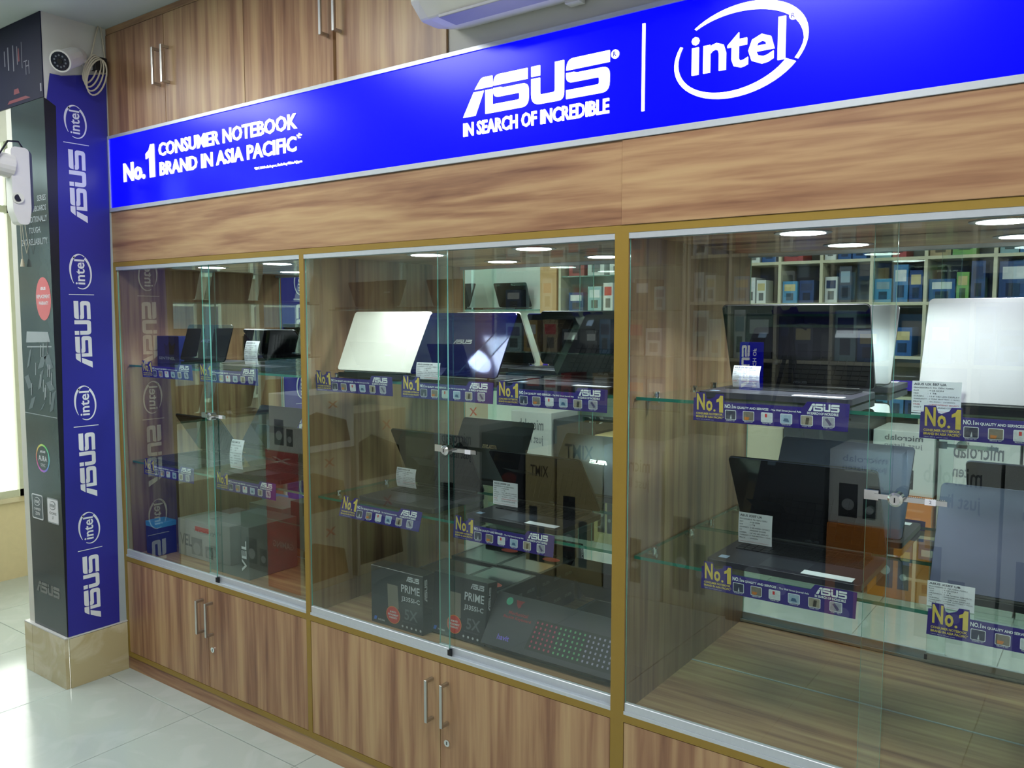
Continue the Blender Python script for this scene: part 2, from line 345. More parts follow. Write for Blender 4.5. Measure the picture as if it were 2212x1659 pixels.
# colour ring
ring = bpy.data.materials.new('rainbow ring print'); ring.use_nodes = True; nt = ring.node_tree
tc = nt.nodes.new('ShaderNodeTexCoord'); mp = nt.nodes.new('ShaderNodeMapping'); mp.vector_type = 'POINT'; mp.inputs['Rotation'].default_value = (math.pi / 2, 0, 0)
gr = nt.nodes.new('ShaderNodeTexGradient'); gr.gradient_type = 'RADIAL'; hs = nt.nodes.new('ShaderNodeCombineColor'); hs.mode = 'HSV'; hs.inputs[1].default_value = .75; hs.inputs[2].default_value = .75
nt.links.new(tc.outputs['Object'], mp.inputs[0]); nt.links.new(mp.outputs[0], gr.inputs[0]); nt.links.new(gr.outputs['Fac'], hs.inputs[0]); nt.links.new(hs.outputs[0], nt.nodes['Principled BSDF'].inputs['Base Color'])
def annulus(R, r, n=40):
    m_ = MB()
    for i in range(n):
        a, b = 2 * math.pi * i / n, 2 * math.pi * (i + 1) / n
        m_.prism([(R * math.cos(a), R * math.sin(a)), (R * math.cos(b), R * math.sin(b)), (r * math.cos(b), r * math.sin(b)), (r * math.cos(a), r * math.sin(a))], (0, 0, 0), X_, Z_, 0)
    return m_
ro = annulus(.058, .050).build('rainbow_ring', ring, ps, local=True); ro.location = Vector((-.137, yp, .928)) - ps.location
mb = MB(); asus(mb, (-.16, yp, .950), X_, Z_, .046, .009); text(mb, 'AURA', (-.137, yp, .916), X_, Z_, .022, .072, .02, align='C'); text(mb, 'SYNC', (-.137, yp, .893), X_, Z_, .013, .04, 0, align='C'); mb.build('ring_lettering', WHT, ps)
MB().prism(circ(-.07, 1.57, .062, 32, .085), (0, yp, 0), X_, Z_, 0).build('red_sticker', mat('faded red sticker', rgb(206, 92, 98), .4), ps)
mb = MB(); asus(mb, (-.092, yp - .0004, 1.605), X_, Z_, .044, .011)
text(mb, 'REPLACEMENT', (-.07, yp - .0004, 1.572), X_, Z_, .014, .108, .02, align='C'); text(mb, 'WARRANTY', (-.07, yp - .0004, 1.546), X_, Z_, .014, .08, .02, align='C'); mb.build('sticker_lettering', WHT, ps)
pl_text('24/7 RELIABILITY.', -.232, 1.782, .026, .222); pl_text('TOUGH.', -.165, 1.828, .024, .10); pl_text('UNCONDITIONALLY', -.235, 1.870, .024, .225); pl_text('6 MOTHERBOARDS', -.215, 1.912, .022, .2); pl_text('SERIES', -.085, 1.95, .022, .072)
# picture of gaming hardware: printed flat shapes
mb = MB(); rnd = random.Random(3)
for i in range(9):
    x = -.235 + .1 * (i % 3) * .9 + rnd.uniform(-.01, .01); z = 1.12 + .085 * (i // 3); w = rnd.uniform(.02, .05); h = rnd.uniform(.04, .09); sk = rnd.choice((-.03, .03))
    mb.prism([(x, z), (x + w, z + .01), (x + w + sk, z + h), (x + sk, z + h - .012)], (0, yp, 0), X_, Z_, 0)
mb.build('hardware_picture', DGREY, ps)
mb = MB()
for i in range(14):
    x = rnd.uniform(-.24, -.03); z = rnd.uniform(1.13, 1.36); mb.prism([(x, z), (x + .006, z), (x + .012, z + .05), (x + .006, z + .05)], (0, yp - .0003, 0), X_, Z_, 0)
mb.prism([(-.235, 1.395), (-.03, 1.40), (-.045, 1.44), (-.225, 1.44)], (0, yp, 0), X_, Z_, 0).prism([(-.23, 1.375), (-.02, 1.38), (-.02, 1.385), (-.23, 1.38)], (0, yp, 0), X_, Z_, 0).prism([(-.272, 1.105), (-.0, 1.10), (0, 1.103), (-.272, 1.108)], (0, yp, 0), X_, Z_, 0)
mb.build('silver_picture_lines', GREY, ps)
# dark poster across the lintel
lp = thing('lintel_poster', (-.8, -.247, 2.335), 'dark navy poster with faint red and grey graphics across the lintel', 'poster')
MB().box(XL, .002, -.2495, -.2455, 2.337, CEIL - .001).build('film_sheet', mat('navy black poster film', rgb(30, 32, 56), .6, var=.3, vs=5, spec=.15), lp)
for (x, z, w, h) in ((-.16, 2.47, .004, .10), (-.145, 2.49, .03, .004), (-.13, 2.47, .028, .004), (-.13, 2.44, .004, .05), (-.105, 2.44, .004, .05), (-.2, 2.49, .006, .07), (-.235, 2.47, .008, .1), (-.28, 2.48, .01, .09), (-.31, 2.5, .008, .06), (-.02, 2.36, .012, .03)):
    MB().prism([(x, z), (x + w, z), (x + w, z + h), (x, z + h)], (0, yp, 0), X_, Z_, 0).build('grey_graphic', mat('dull grey ink', rgb(112, 112, 128), .5), lp)
for (x, z, w, h) in ((-.19, 2.5, .012, .05), (-.3, 2.35, .2, .012), (-.24, 2.38, .05, .02)): MB().prism([(x, z), (x + w, z), (x + w * .8, z + h), (x + w * .1, z + h)], (0, yp, 0), X_, Z_, 0).build('red_graphic', mat('dull red ink', rgb(110, 34, 52), .5), lp)

# ================================================================== DISPLAY CABINETS
D = .415
DOORS = []
def cabinet(x0, xs, label, lx):
    """x0: left end, xs: [(inner left, inner right) of each bay], board thickness between"""
    t = thing('display_cabinet', ((xs[0][0] + xs[-1][1]) / 2, .2, 0), label, 'display cabinet', 'glass fronted display cabinets')
    x1 = xs[-1][1] + .019
    bounds = [x0] + [b for bay in xs for b in bay] + [x1]
    for k in range(0, len(bounds), 2):
        a, b = bounds[k], bounds[k + 1]
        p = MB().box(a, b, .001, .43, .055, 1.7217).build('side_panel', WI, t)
        MB().box(a, b, -.001, .001, .055, 1.7217).build('edge_band', EDGE, p)
    MB().box(x0, x1, .002, .03, 0, .055).build('plinth', WH, t)
    for i, (a, b) in enumerate(xs):
        for z0, z1, n in ((.055, .075, 'bottom_rail'), (.4713, .4912, 'middle_rail'), (1.7035, 1.7217, 'top_rail')): MB().box(a, b, -.001, .03, z0, z1).build(n, EDGE, t)
        MB().box(a, b, .03, .43, .474, .493).build('case_floor', WH, t)
        MB().box(a, b, .03, .43, 1.70, 1.7217).build('case_ceiling', WH, t)
        m_ = MB().box(a + .001, b - .001, D, D + .005, .4935, 1.6995, 1, {2: 0}).build('mirror', [MIR, GEDL], t)
        MB().box(a + .001, b - .001, D - .0025, D - .0002, .4935, .4955).build('mirror_bead', ALU, t)
        # aluminium tracks
        MB().box(a, b, 0, .03, .4912, .4945).box(a, b, -.001, .0008, .4912, .500).box(a, b, .0135, .0148, .4912, .500).box(a, b, .0285, .03, .4912, .502).build('bottom_track', ALU, t)
        MB().box(a, b, 0, .0015, 1.689, 1.7035).box(a, b, .0135, .0148, 1.689, 1.7035).box(a, b, .0285, .03, 1.689, 1.7035).build('top_track', ALU, t)
        s1, s2 = DOORX[len(DOORS) // 2]
        for (p, q, y) in ((a + .001, s1, .005), (s2, b - .001, .019)):
            d = MB().box(p, q, y, y + .005, .515, 1.700, 0, {0: 1, 1: 1, 4: 1, 5: 1}).build('sliding_glass_door', [GL, GEDL], t); DOORS.append(d)
            MB().box(p, q, y - .0035, y + .0085, .4948, .5213).build('door_shoe', ALU, d, bevel=.001, seg=1)
            MB().box((q if y < .01 else p) - .004, (q if y < .01 else p) + .004, y - .004, y + .009, .4948, .517).build('end_cap', BLACK, d)
        # glass shelves on chrome pins
        for z in (.895, 1.30):
            g = MB().box(a + .004, b - .004, .04, D - .002, z - .008, z, 0, {0: 1, 1: 1, 2: 1, 3: 1}).build('glass_shelf', [GSH, GED], t)
            for px in (a, b):
                for py in (.115, .345):
                    s = 1 if px == a else -1
                    MB().cyl((px, py, z - .014), (px + s * .03, py, z - .014), .006, 10).cyl((px + s * .022, py, z - .014), (px + s * .022, py, z + .004), .007, 10).cyl((px + s * .022, py, z + .004), (px + s * .022, py, z + .009), .009, 12).build('shelf_pin', CHR, t, smooth=False)
        # lower doors
        mid = (a + b) / 2
        for k, (p, q) in enumerate(((a + .0015, mid - .0015), (mid + .0015, b - .0015))):
            d = MB().box(p, q, .0, .018, .0768, .4695).build('cupboard_door', WV, t)
            hx = mid + (-.03 if k == 0 else .03)
            MB().box(hx - .005, hx + .005, -.034, -.026, .2875, .4195).box(hx - .005, hx + .005, -.028, .0, .2875, .2975).box(hx - .005, hx + .005, -.028, 0, .4095, .4195).build('bar_handle', STEEL, d, bevel=.001, seg=1)
            if k == 1:
                l = MB().cyl((mid + .028, .001, .23), (mid + .028, -.004, .23), .0105, 18).build('door_lock', CHR, d)
                MB().box(mid + .0265, mid + .0295, -.0045, -.0038, .225, .235).build('keyhole', BLACK, l)
        # recessed downlights
        for dx in (.37, .785) if i == 0 else (.37, .79):
            cx = a + dx - .018
            u = MB().cyl((cx, .212, 1.6975), (cx, .212, 1.7005), .066, 32).build('downlight', mat('grey lamp trim', rgb(150, 150, 150), .4), t)
            MB().cyl((cx, .212, 1.6965), (cx, .212, 1.698), .052, 32).build('lamp_lens', LAMP, u)
            area('downlight_lamp', Vector((cx, .212, 1.694)) - origin(u), .10, CASE_W, (.9, .97, 1.0), 'DISK', u)
    return t
DOORX = [(.651, .585), (1.8033, 1.7534), (2.9951, 2.9475), (4.19, 4.13)]
CAB1 = cabinet(0, [(.018, 1.1675), (1.1891, 2.3512)], 'left wood laminate display cabinet with two glass bays, next to the blue pillar', 0)
CAB2 = cabinet(2.3702, [(2.3891, 3.5567), (3.5757, 4.72)], 'right wood laminate display cabinet whose floor is empty, cut by the frame', 0)
CAB1['label'] = 'left wood laminate display cabinet with two glass bays, next to the blue pillar'
# ratchet locks on the sliding doors
for k, (a, c, b, z, lab) in enumerate(((.596, .678, .748, 1.134, 'small chrome ratchet lock on the left bay glass doors'), (1.7596, 1.8164, 1.9155, 1.118, 'chrome ratchet lock with white tag on the middle bay glass'), (2.9487, 3.013, 3.1041, 1.132, 'chrome ratchet lock with numbered tag on the right bay glass'))):
    L_ = thing('ratchet_lock', (c, -.008, z), lab, 'lock', 'sliding glass door locks')
    mb = MB().box(a, a + .028, -.004, .0045, z - .010, z + .010).box(a + .02, b, -.006, -.003, z - .006, z + .004)
    n = int((b - c - .02) / .0035)
    for i in range(n): mb.prism([(0, 0), (.003, 0), (.0015, .0028)], (c + .018 + i * .0035, -.0035, z + .004), X_, Z_, .002)
    mb.build('toothed_bar', CHR, L_)
    MB().cyl((c, -.003, z), (c, -.026, z), .0145, 20).cyl((c, -.026, z), (c, -.031, z), .0145, 20, .010).build('lock_barrel', CHR, L_)
    MB().box(c - .0012, c + .0012, -.0318, -.0305, z - .005, z + .005).build('keyhole', BLACK, L_)
    tg = MB().box(b - .040, b - .020, -.0068, -.0055, z - .007, z + .005).build('paper_tag', PAPER, L_)
    if k == 2: mb = MB(); text(mb, '2', (b - .032, -.0070, z - .004), X_, Z_, .007); mb.build('tag_number', INK, tg)

# header boards
for (a, b, y, lab) in ((.001, 2.3695, -.001, 'long horizontal grain header board, left, under the blue sign'), (2.3702, 4.72, -.004, 'horizontal grain header board, right, under the swirl logo')):
    tag(MB().box(a, b, y, .03, 1.7222, 1.9255).build('header_board', WH, bevel=.001, seg=1), lab, 'header board', 'header boards')
# lit sign --------------------------------------------------------
sg = thing('light_box_sign', (2.3, 0, 1.926), 'long lit royal blue sign with white lettering above the cabinets', 'sign')
mb = MB().box(.001, 4.74, -.008, .03, 1.926, 1.941).box(.001, 4.74, -.008, .03, 2.2167, 2.2289).box(.001, .013, -.008, .03, 1.941, 2.2167).box(4.728, 4.74, -.008, .03, 1.941, 2.2167)
mb.build('aluminium_frame', ALU, sg, bevel=.0008, seg=1)
MB().box(.013, 4.728, -.004, .02, 1.941, 2.2167).build('blue_face', SIGNB, sg)
ys, tt = -.0075, .0034
def sgt(name, s, x0, x1, z0, z1, bold=.022):
    ws = s.split(' ') if name == 'slogan_lettering' else [s]; ext = lambda q: max(v.x for v in glyphs(q, bold)[0]) - min(v.x for v in glyphs(q, bold)[0])
    tot = ext(s); k = 0
    for w_ in ws:   # each word a part of its own
        pre = s[:k]; off = ext(pre + w_) - ext(w_); k += len(w_) + 1
        mb = MB(); text(mb, w_, (x0 + off * (x1 - x0) / tot, ys, z0), X_, Z_, z1 - z0, ext(w_) * (x1 - x0) / tot, bold, t=tt); mb.build(name, SIGNW, sg)
sgt('number_lettering', 'No.', .117, .272, 2.035, 2.108, .035); MB().prism([(.282 + .058 * a, 2.036 + .124 * b) for a, b in ONE], (0, ys, 0), X_, Z_, tt).build('number_lettering', SIGNW, sg)
sgt('slogan_lettering', 'CONSUMER NOTEBOOK', .372, 1.178, 2.108, 2.158, .022); sgt('slogan_lettering', 'BRAND IN ASIA PACIFIC', .376, 1.172, 2.036, 2.086, .022)
sgt('asterisk', '*', 1.176, 1.20, 2.072, 2.092, .02); sgt('footnote', '*IDC 2014 whole year, Excluding China & Japan', .953, 1.198, 1.996, 2.007, .0)
mb = MB(); asus(mb, (1.8755, ys, 2.045), X_, Z_, .459, .097, t=tt); mb.build('brand_lettering', SIGNW, sg)
sgt('tag_line', 'IN SEARCH OF INCREDIBLE', 1.8755, 2.334, 1.993, 2.030, .026)
mb = MB(); mb.prism(circ(2.3496, 2.130, .0105, 20), (0, ys, 0), X_, Z_, tt); r1 = mb.build('registered_mark', SIGNW, sg)
mb = MB(); text(mb, 'R', (2.3496, ys - .0004, 2.1245), X_, Z_, .011, None, .03, align='C'); mb.build('mark_letter', mat('blue print', (0, 0, .6), .4), r1)
MB().box(2.4222, 2.4292, ys, ys + tt, 1.985, 2.186).build('divider_bar', SIGNW, sg)
mb = MB(); intel(mb, (2.657, ys, 2.082), X_, Z_, .305, .196, t=tt, reg=False); mb.build('swirl_logo', SIGNW, sg)
mb = MB(); mb.prism(circ(2.776, 2.132, .0085, 18), (0, ys, 0), X_, Z_, tt); r2 = mb.build('registered_mark', SIGNW, sg)
mb = MB(); text(mb, 'R', (2.776, ys - .0004, 2.127), X_, Z_, .010, None, .03, align='C'); mb.build('mark_letter', MATS['blue print'], r2)
# upper cupboards -------------------------------------------------
UP = [(.002, .4176, .9005, 'left overhead wood cupboard next to the white camera'), (.9015, 1.3537, 1.811, 'right overhead wood cupboard beside the air conditioner')]
for (a, m_, b, lab) in UP:
    gp = .002 if a < .5 else .007
    u = thing('overhead_cupboard', ((a + b) / 2, .2, 2.2295), lab, 'cupboard', 'overhead cupboards')
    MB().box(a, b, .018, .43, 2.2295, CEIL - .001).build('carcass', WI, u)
    MB().box(a, b, .004, .018, 2.63, CEIL - .001).build('top_trim', WH, u)
    for k, (p, q) in enumerate(((a + .001, m_ - gp), (m_ + gp, b - .001))):
        d = MB().box(p, q, .001, .0175, 2.231, 2.627).build('cupboard_door', WV, u, bevel=.0008, seg=1)
        hx = m_ + (-.03 if k == 0 else .03)
        MB().box(hx - .005, hx + .005, -.033, -.025, 2.368, 2.505).box(hx - .005, hx + .005, -.027, .001, 2.368, 2.378).box(hx - .005, hx + .005, -.027, .001, 2.495, 2.505).build('bar_handle', STEEL, d, bevel=.001, seg=1)
# air conditioner -------------------------------------------------
ac = thing('air_conditioner', (2.3, -.1, 2.27), 'white wall mounted split air conditioner above the sign', 'air conditioner')
prof = [(.007, 2.285), (-.09, 2.262), (-.16, 2.262), (-.205, 2.30), (-.215, 2.38), (-.20, 2.50), (-.15, 2.56), (.008, 2.56)]
mb = MB(); mb.prism([(-p[0], p[1]) for p in prof], (2.62, 0, 0), -Y_, Z_, .0) if False else None
def loft_ac(mb):
    xs = [(1.822, .55), (1.834, .8), (1.855, .94), (1.89, 1.0), (2.60, 1.0), (2.64, .94), (2.665, .8), (2.68, .55)]; n = len(prof); vs = []
    for x, s in xs:
        for (y, z) in prof: vs.append((x, .008 + (y - .008) * s, 2.41 + (z - 2.41) * (.55 + .45 * s)))
    fs = [(i * n + k, i * n + (k + 1) % n, (i + 1) * n + (k + 1) % n, (i + 1) * n + k) for i in range(len(xs) - 1) for k in range(n)]
    fs += [tuple(range(n))[::-1], tuple(range(len(vs) - n, len(vs)))]
    return mb.add(vs, fs)
loft_ac(MB()).build('casing', WPL, ac, bevel=.006, seg=2)
MB().box(1.93, 2.55, -.17, -.10, 2.255, 2.264).build('outlet_louvre', mat('grey louvre', rgb(150, 152, 160), .4), ac, bevel=.002)
MB().box(2.22, 2.26, -.03, .0, 2.268, 2.276).build('bottom_clip', WPL, ac)

# security cameras on the left ------------------------------------
sc = thing('bullet_camera', (.02, -.12, 2.48), 'white bullet security camera with coiled cable on the pillar', 'camera')
a_, b_ = Vector((.05, -.15, 2.50)), Vector((.105, -.225, 2.458)); dr = (b_ - a_).normalized()
MB().cyl(a_ - dr * .05, a_, .026, 24, .036).cyl(a_, b_, .036, 24).build('housing', WPL, sc, smooth=False)
MB().cyl(b_ - dr * .004, b_ + dr * .012, .040, 28).build('sun_shield', WPL, sc)
MB().cyl(b_ + dr * .0115, b_ + dr * .013, .034, 24).build('lens_window', mat('dark lens glass', rgb(30, 36, 46), .1), sc)
u_ = dr.orthogonal().normalized(); w_ = dr.cross(u_); mb = MB()
for i in range(10):
    c_ = b_ + dr * .0125 + (u_ * math.cos(i * .628) + w_ * math.sin(i * .628)) * .021; mb.cyl(c_, c_ + dr * .002, .0035, 8)
mb.build('infrared_leds', mat('grey led', rgb(110, 118, 126), .3), sc)
MB().cyl(b_ + dr * .0125, b_ + dr * .016, .010, 16).build('lens', BLACK, sc)
MB().cyl((.004, -.075, 2.50), (.016, -.075, 2.50), .026, 20).cyl((.012, -.075, 2.50), a_ - dr * .02, .011, 12).build('bracket', WPL, sc)
CBL = mat('cream cable', rgb(206, 198, 176), .5); mb = MB()
for k in range(4):
    r = .03 + .005 * k; pts = []
    for i in range(25):
        t_ = 2 * math.pi * i / 24; pts.append((.03 + .004 * k, -.078 + .006 * k + r * math.cos(t_) * .8 + .02 * math.sin(t_), 2.475 - .01 * k + (r + .028) * math.sin(t_)))
    mb.tube(pts, .0032, 6)
mb.build('coiled_cable', CBL, sc)
MB().tube([(.03, -.075, 2.52), (.02, -.06, 2.56), (.015, -.045, 2.61), (.01, -.03, CEIL)], .003).tube([(.02, -.03, 2.47), (.012, -.008, 2.53), (.012, -.014, 2.59), (.01, -.02, CEIL)], .003).build('supply_cable', CBL, sc)
MB().box(.005, .036, -.062, -.012, 2.475, 2.53).build('power_adapter', BLACK, sc, bevel=.003)
# second camera hanging at the left edge
wc = thing('cube_camera', (.06, -.40, 1.99), 'white cube shaped network camera on a stubby arm at the left edge', 'camera')
cx, cy, cz = .045, -.375, 1.99
MB().prism(rounded([(-.030, -.10, .012), (-.012, -.15, .012), (.024, -.15, .012), (.034, -.10, .02), (.034, .13, .02), (-.030, .13, .02)]), (cx + .025, cy, cz), Y_, Z_, .05).build('body', WPL, wc, bevel=.004, seg=2)
MB().prism(rounded([(.035, -.11, .004), (.046, -.09, .01), (.046, .115, .012), (.035, .125, .004)]), (cx + .018, cy, cz), Y_, Z_, .04).build('back_plate', mat('dark grey plastic', rgb(62, 68, 88), .4), wc)
MB().cyl((cx + .024, cy - .012, cz - .055), (cx + .032, cy - .014, cz - .056), .020, 20).build('lens_bezel', WPL, wc)
MB().cyl((cx + .032, cy - .014, cz - .056), (cx + .0335, cy - .014, cz - .056), .013, 18).build('lens', BLACK, wc)
MB().cyl((cx, cy - .02, cz + .06), (cx, cy - .24, cz + .085), .045, 20, .036).build('arm', WPL, wc, smooth=False)
MB().cyl((cx, cy - .24, cz + .085), (cx, cy - .24, CEIL), .016, 12).build('drop_pole', WPL, wc)
MB().tube([(cx + .01, cy + .02, cz + .128), (cx + .02, cy, cz + .15), (cx + .03, cy - .04, cz + .145), (cx + .05, cy - .08, cz + .09), (cx + .055, cy - .095, cz + .06), (cx + .05, cy - .10, cz + .13), (cx + .05, cy - .085, cz + .26), (cx + .05, cy - .10, cz + .36), (cx + .05, cy - .14, CEIL)], .0035).build('black_cable', BLACK, wc, smooth=True)
pc = thing('pull_cord', (-.2, -.27, 1.70), 'thin white pull cord with a small bell shaped knob in front of the poster', 'cord')
MB().tube([(-.205, -.262, 1.94), (-.207, -.262, 1.85), (-.206, -.262, 1.73)], .0015, 5).tube([(-.205, -.262, 1.94), (-.185, -.262, 1.80), (-.165, -.262, 1.75), (-.15, -.262, 1.78), (-.185, -.262, 1.93)], .0012, 5).build('cord', CBL, pc)
MB().cyl((-.206, -.262, 1.70), (-.206, -.262, 1.73), .009, 12, .004).build('knob', CBL, pc)
MB().box(-.215, -.195, -.268, -.2505, 1.935, 1.95).build('hook', WPL, pc)

# ceiling lamps in the aisle
for i, (x, y) in enumerate(CEIL_LAMPS):
    lab = ('square led panel in the ceiling nearest the entrance', 'square led panel in the ceiling, second from the entrance', 'square led panel in the ceiling, third from the entrance', 'square led panel in the ceiling at the far right end')[i]
    c = thing('ceiling_lamp', (x, y, CEIL), lab, 'ceiling light', 'led ceiling panels')
    MB().box(x - .31, x + .31, y - .31, y + .31, CEIL - .012, CEIL).build('panel_frame', ALU, c)
    MB().box(x - .29, x + .29, y - .29, y + .29, CEIL - .014, CEIL - .0122).build('diffuser', mat('panel diffuser', (1, 1, 1), .5, em=(.95, 1, .98), es=6, var=0), c)
    area('panel_lamp', (0, 0, -.02), .58, ROOM_W, (1.0, .99, .96), 'SQUARE', c)

# ================================================================== PROMOTION STRIPS ON THE SHELF EDGES
def strip(x0, zs, lab, tilt=0.):
    t = thing('promotion_strip', (x0, .034 + min(0, tilt) * .075, zs - .046), lab, 'promotion strip', 'purple promotion strips on the shelf edges'); t.rotation_euler = (tilt, 0, 0)
    N_ = -.0012
    def body():
        p = [(0, 0), (.354, 0), (.357, .060), (.336, .061), (.268, .0605), (.258, .0475), (.078, .0475), (.0765, .066), (.058, .0655), (.054, .058), (.040, .052), (.034, .054), (.030, .068), (.008, .068), (.008, .055), (.002, .054)]
        return MB().prism(p, (0, 0, 0), X_, Z_, .0008).mesh('printed_board', PURP)
    def T(*a):
        def f():
            mb = MB()
            for (s, x, z, w, h, b) in a: text(mb, s, (x, N_ * .4, z), X_, Z_, h, w, b)
            return mb.mesh('lettering', [None])
        return f
    def TT(key, name, m, *a):
        def f():
            mb = MB()
            for (s, x, z, w, h, b) in a: text(mb, s, (x, N_ * .4, z), X_, Z_, h, w, b)
            return mb.mesh(name, m)
        cpart(key, name, t, f)
    cpart('st_body', 'printed_board', t, body)
    TT('st_no', 'gold_number', GOLD, ('N', .010, .026, .020, .039, .03), ('o', .033, .0235, .016, .026, .03), ('.', .051, .0235, .0055, .006, .03))
    cpart('st_one', 'gold_number', t, lambda: MB().prism([(.0585 + .0165 * a, .0225 + .040 * b) for a, b in ONE], (0, N_ * .4, 0), X_, Z_, 0).mesh('gold_number', GOLD))
    TT('st_cap', 'gold_caption', GOLD, ('CONSUMER NOTEBOOK', .008, .0150, .066, .0052, .03), ('BRAND IN ASIA PACIFIC*', .008, .0075, .068, .0055, .03))
    TT('st_sl', 'white_slogan', WHT, ('NO.1', .079, .034, .019, .0095, .03), ('IN QUALITY AND SERVICES', .100, .0335, .082, .0065, .03), ('- The Wall Street Journal Asia', .185, .0335, .070, .0055, .02), ('*IDC 2014 whole year', .008, .0025, .045, .0020, 0))
    cpart('st_logo', 'brand_lettering', t, lambda: asus(MB(), (.270, N_ * .4, .0405), X_, Z_, .066, .0165).mesh('brand_lettering', WHT))
    TT('st_tag', 'tag_line', WHT, ('IN SEARCH OF INCREDIBLE', .268, .0325, .066, .0058, .03))
    for i, x in enumerate((.080, .1225, .165, .209, .254, .300)):
        fr = cpart('st_if%d' % i, 'picture_tile', t, lambda: MB().prism(rrect(x, x + .0265, .0075, .0300, .002), (0, N_ * .4, 0), X_, Z_, 0).mesh('picture_tile', WHT))
        c = ((54, 58, 82), (120, 112, 104), (196, 200, 208), (150, 172, 196), (150, 140, 128), (150, 150, 166))[i]
        cpart('st_ip%d' % i, 'picture', fr, lambda: MB().prism(rrect(x + .0012, x + .0253, .0087, .0288, .0015), (0, N_ * .6, 0), X_, Z_, 0).mesh('picture', mat('tile picture %d' % i, rgb(*c), .4, var=.35, vs=160)))
        fg = ([(.012, .010), (.016, .010), (.0145, .021)], [(.004, .010), (.013, .010), (.016, .016), (.004, .017)], [(.009, .019), (.014, .019), (.014, .027), (.009, .027)], [(.006, .013), (.020, .012), (.017, .020), (.009, .020)], [(.010, .010), (.017, .010), (.019, .025), (.012, .025)], [(.006, .024), (.011, .027), (.021, .014), (.016, .010)])[i]
        fc = ((190, 195, 205), (196, 120, 60), (205, 50, 60), (60, 90, 130), (60, 54, 50), (84, 76, 116))[i]
        cpart('st_ig%d' % i, 'picture_subject', fr, lambda: MB().prism([(x + a, b) for a, b in fg], (0, N_ * .8, 0), X_, Z_, 0).mesh('picture_subject', mat('tile subject %d' % i, rgb(*fc), .4)))
    TT('st_cc', 'picture_captions', WHT, *[(s, x + .003, .0040, .0205, .0026, 0) for s, x in zip(('KEYBOARD TEST', 'ABRASIVE TEST', 'PRESSURE TEST', 'TEMPERATURE TEST', 'NOISE TEST', 'PORT TEST'), (.080, .1225, .165, .209, .254, .300))])
    return t
for (x0, zs, lab, ti) in ((2.549, 1.30, 'purple promotion strip under the black laptop, upper shelf of the right bay', .05), (3.042, 1.30, 'purple promotion strip under the bright silver laptop, cut by the right edge', .1), (2.577, .895, 'purple promotion strip under the black laptop, lower shelf of the right bay', .05), (3.070, .895, 'purple promotion strip under the slate blue laptop, cut by the right edge', 0),
        (1.201, 1.30, 'purple promotion strip under the white laptop lid', .1), (1.591, 1.30, 'purple promotion strip under the glossy blue laptop lid', .0), (1.959, 1.30, 'purple promotion strip under the black laptop right of the blue lid', .03), (1.321, .895, 'blue tinged promotion strip on the middle bay lower shelf, left of two', -.25), (1.798, .895, 'purple promotion strip on the middle bay lower shelf, right of two', -.03),
        (.135, 1.30, 'promotion strip on the left bay upper shelf, nearest the pillar', .1), (.536, 1.30, 'promotion strip on the left bay upper shelf, away from the pillar', .05), (.119, .895, 'promotion strip on the left bay lower shelf, nearest the pillar', 0), (.619, .895, 'promotion strip on the left bay lower shelf, away from the pillar', 0)):
    strip(x0, zs, lab, ti)

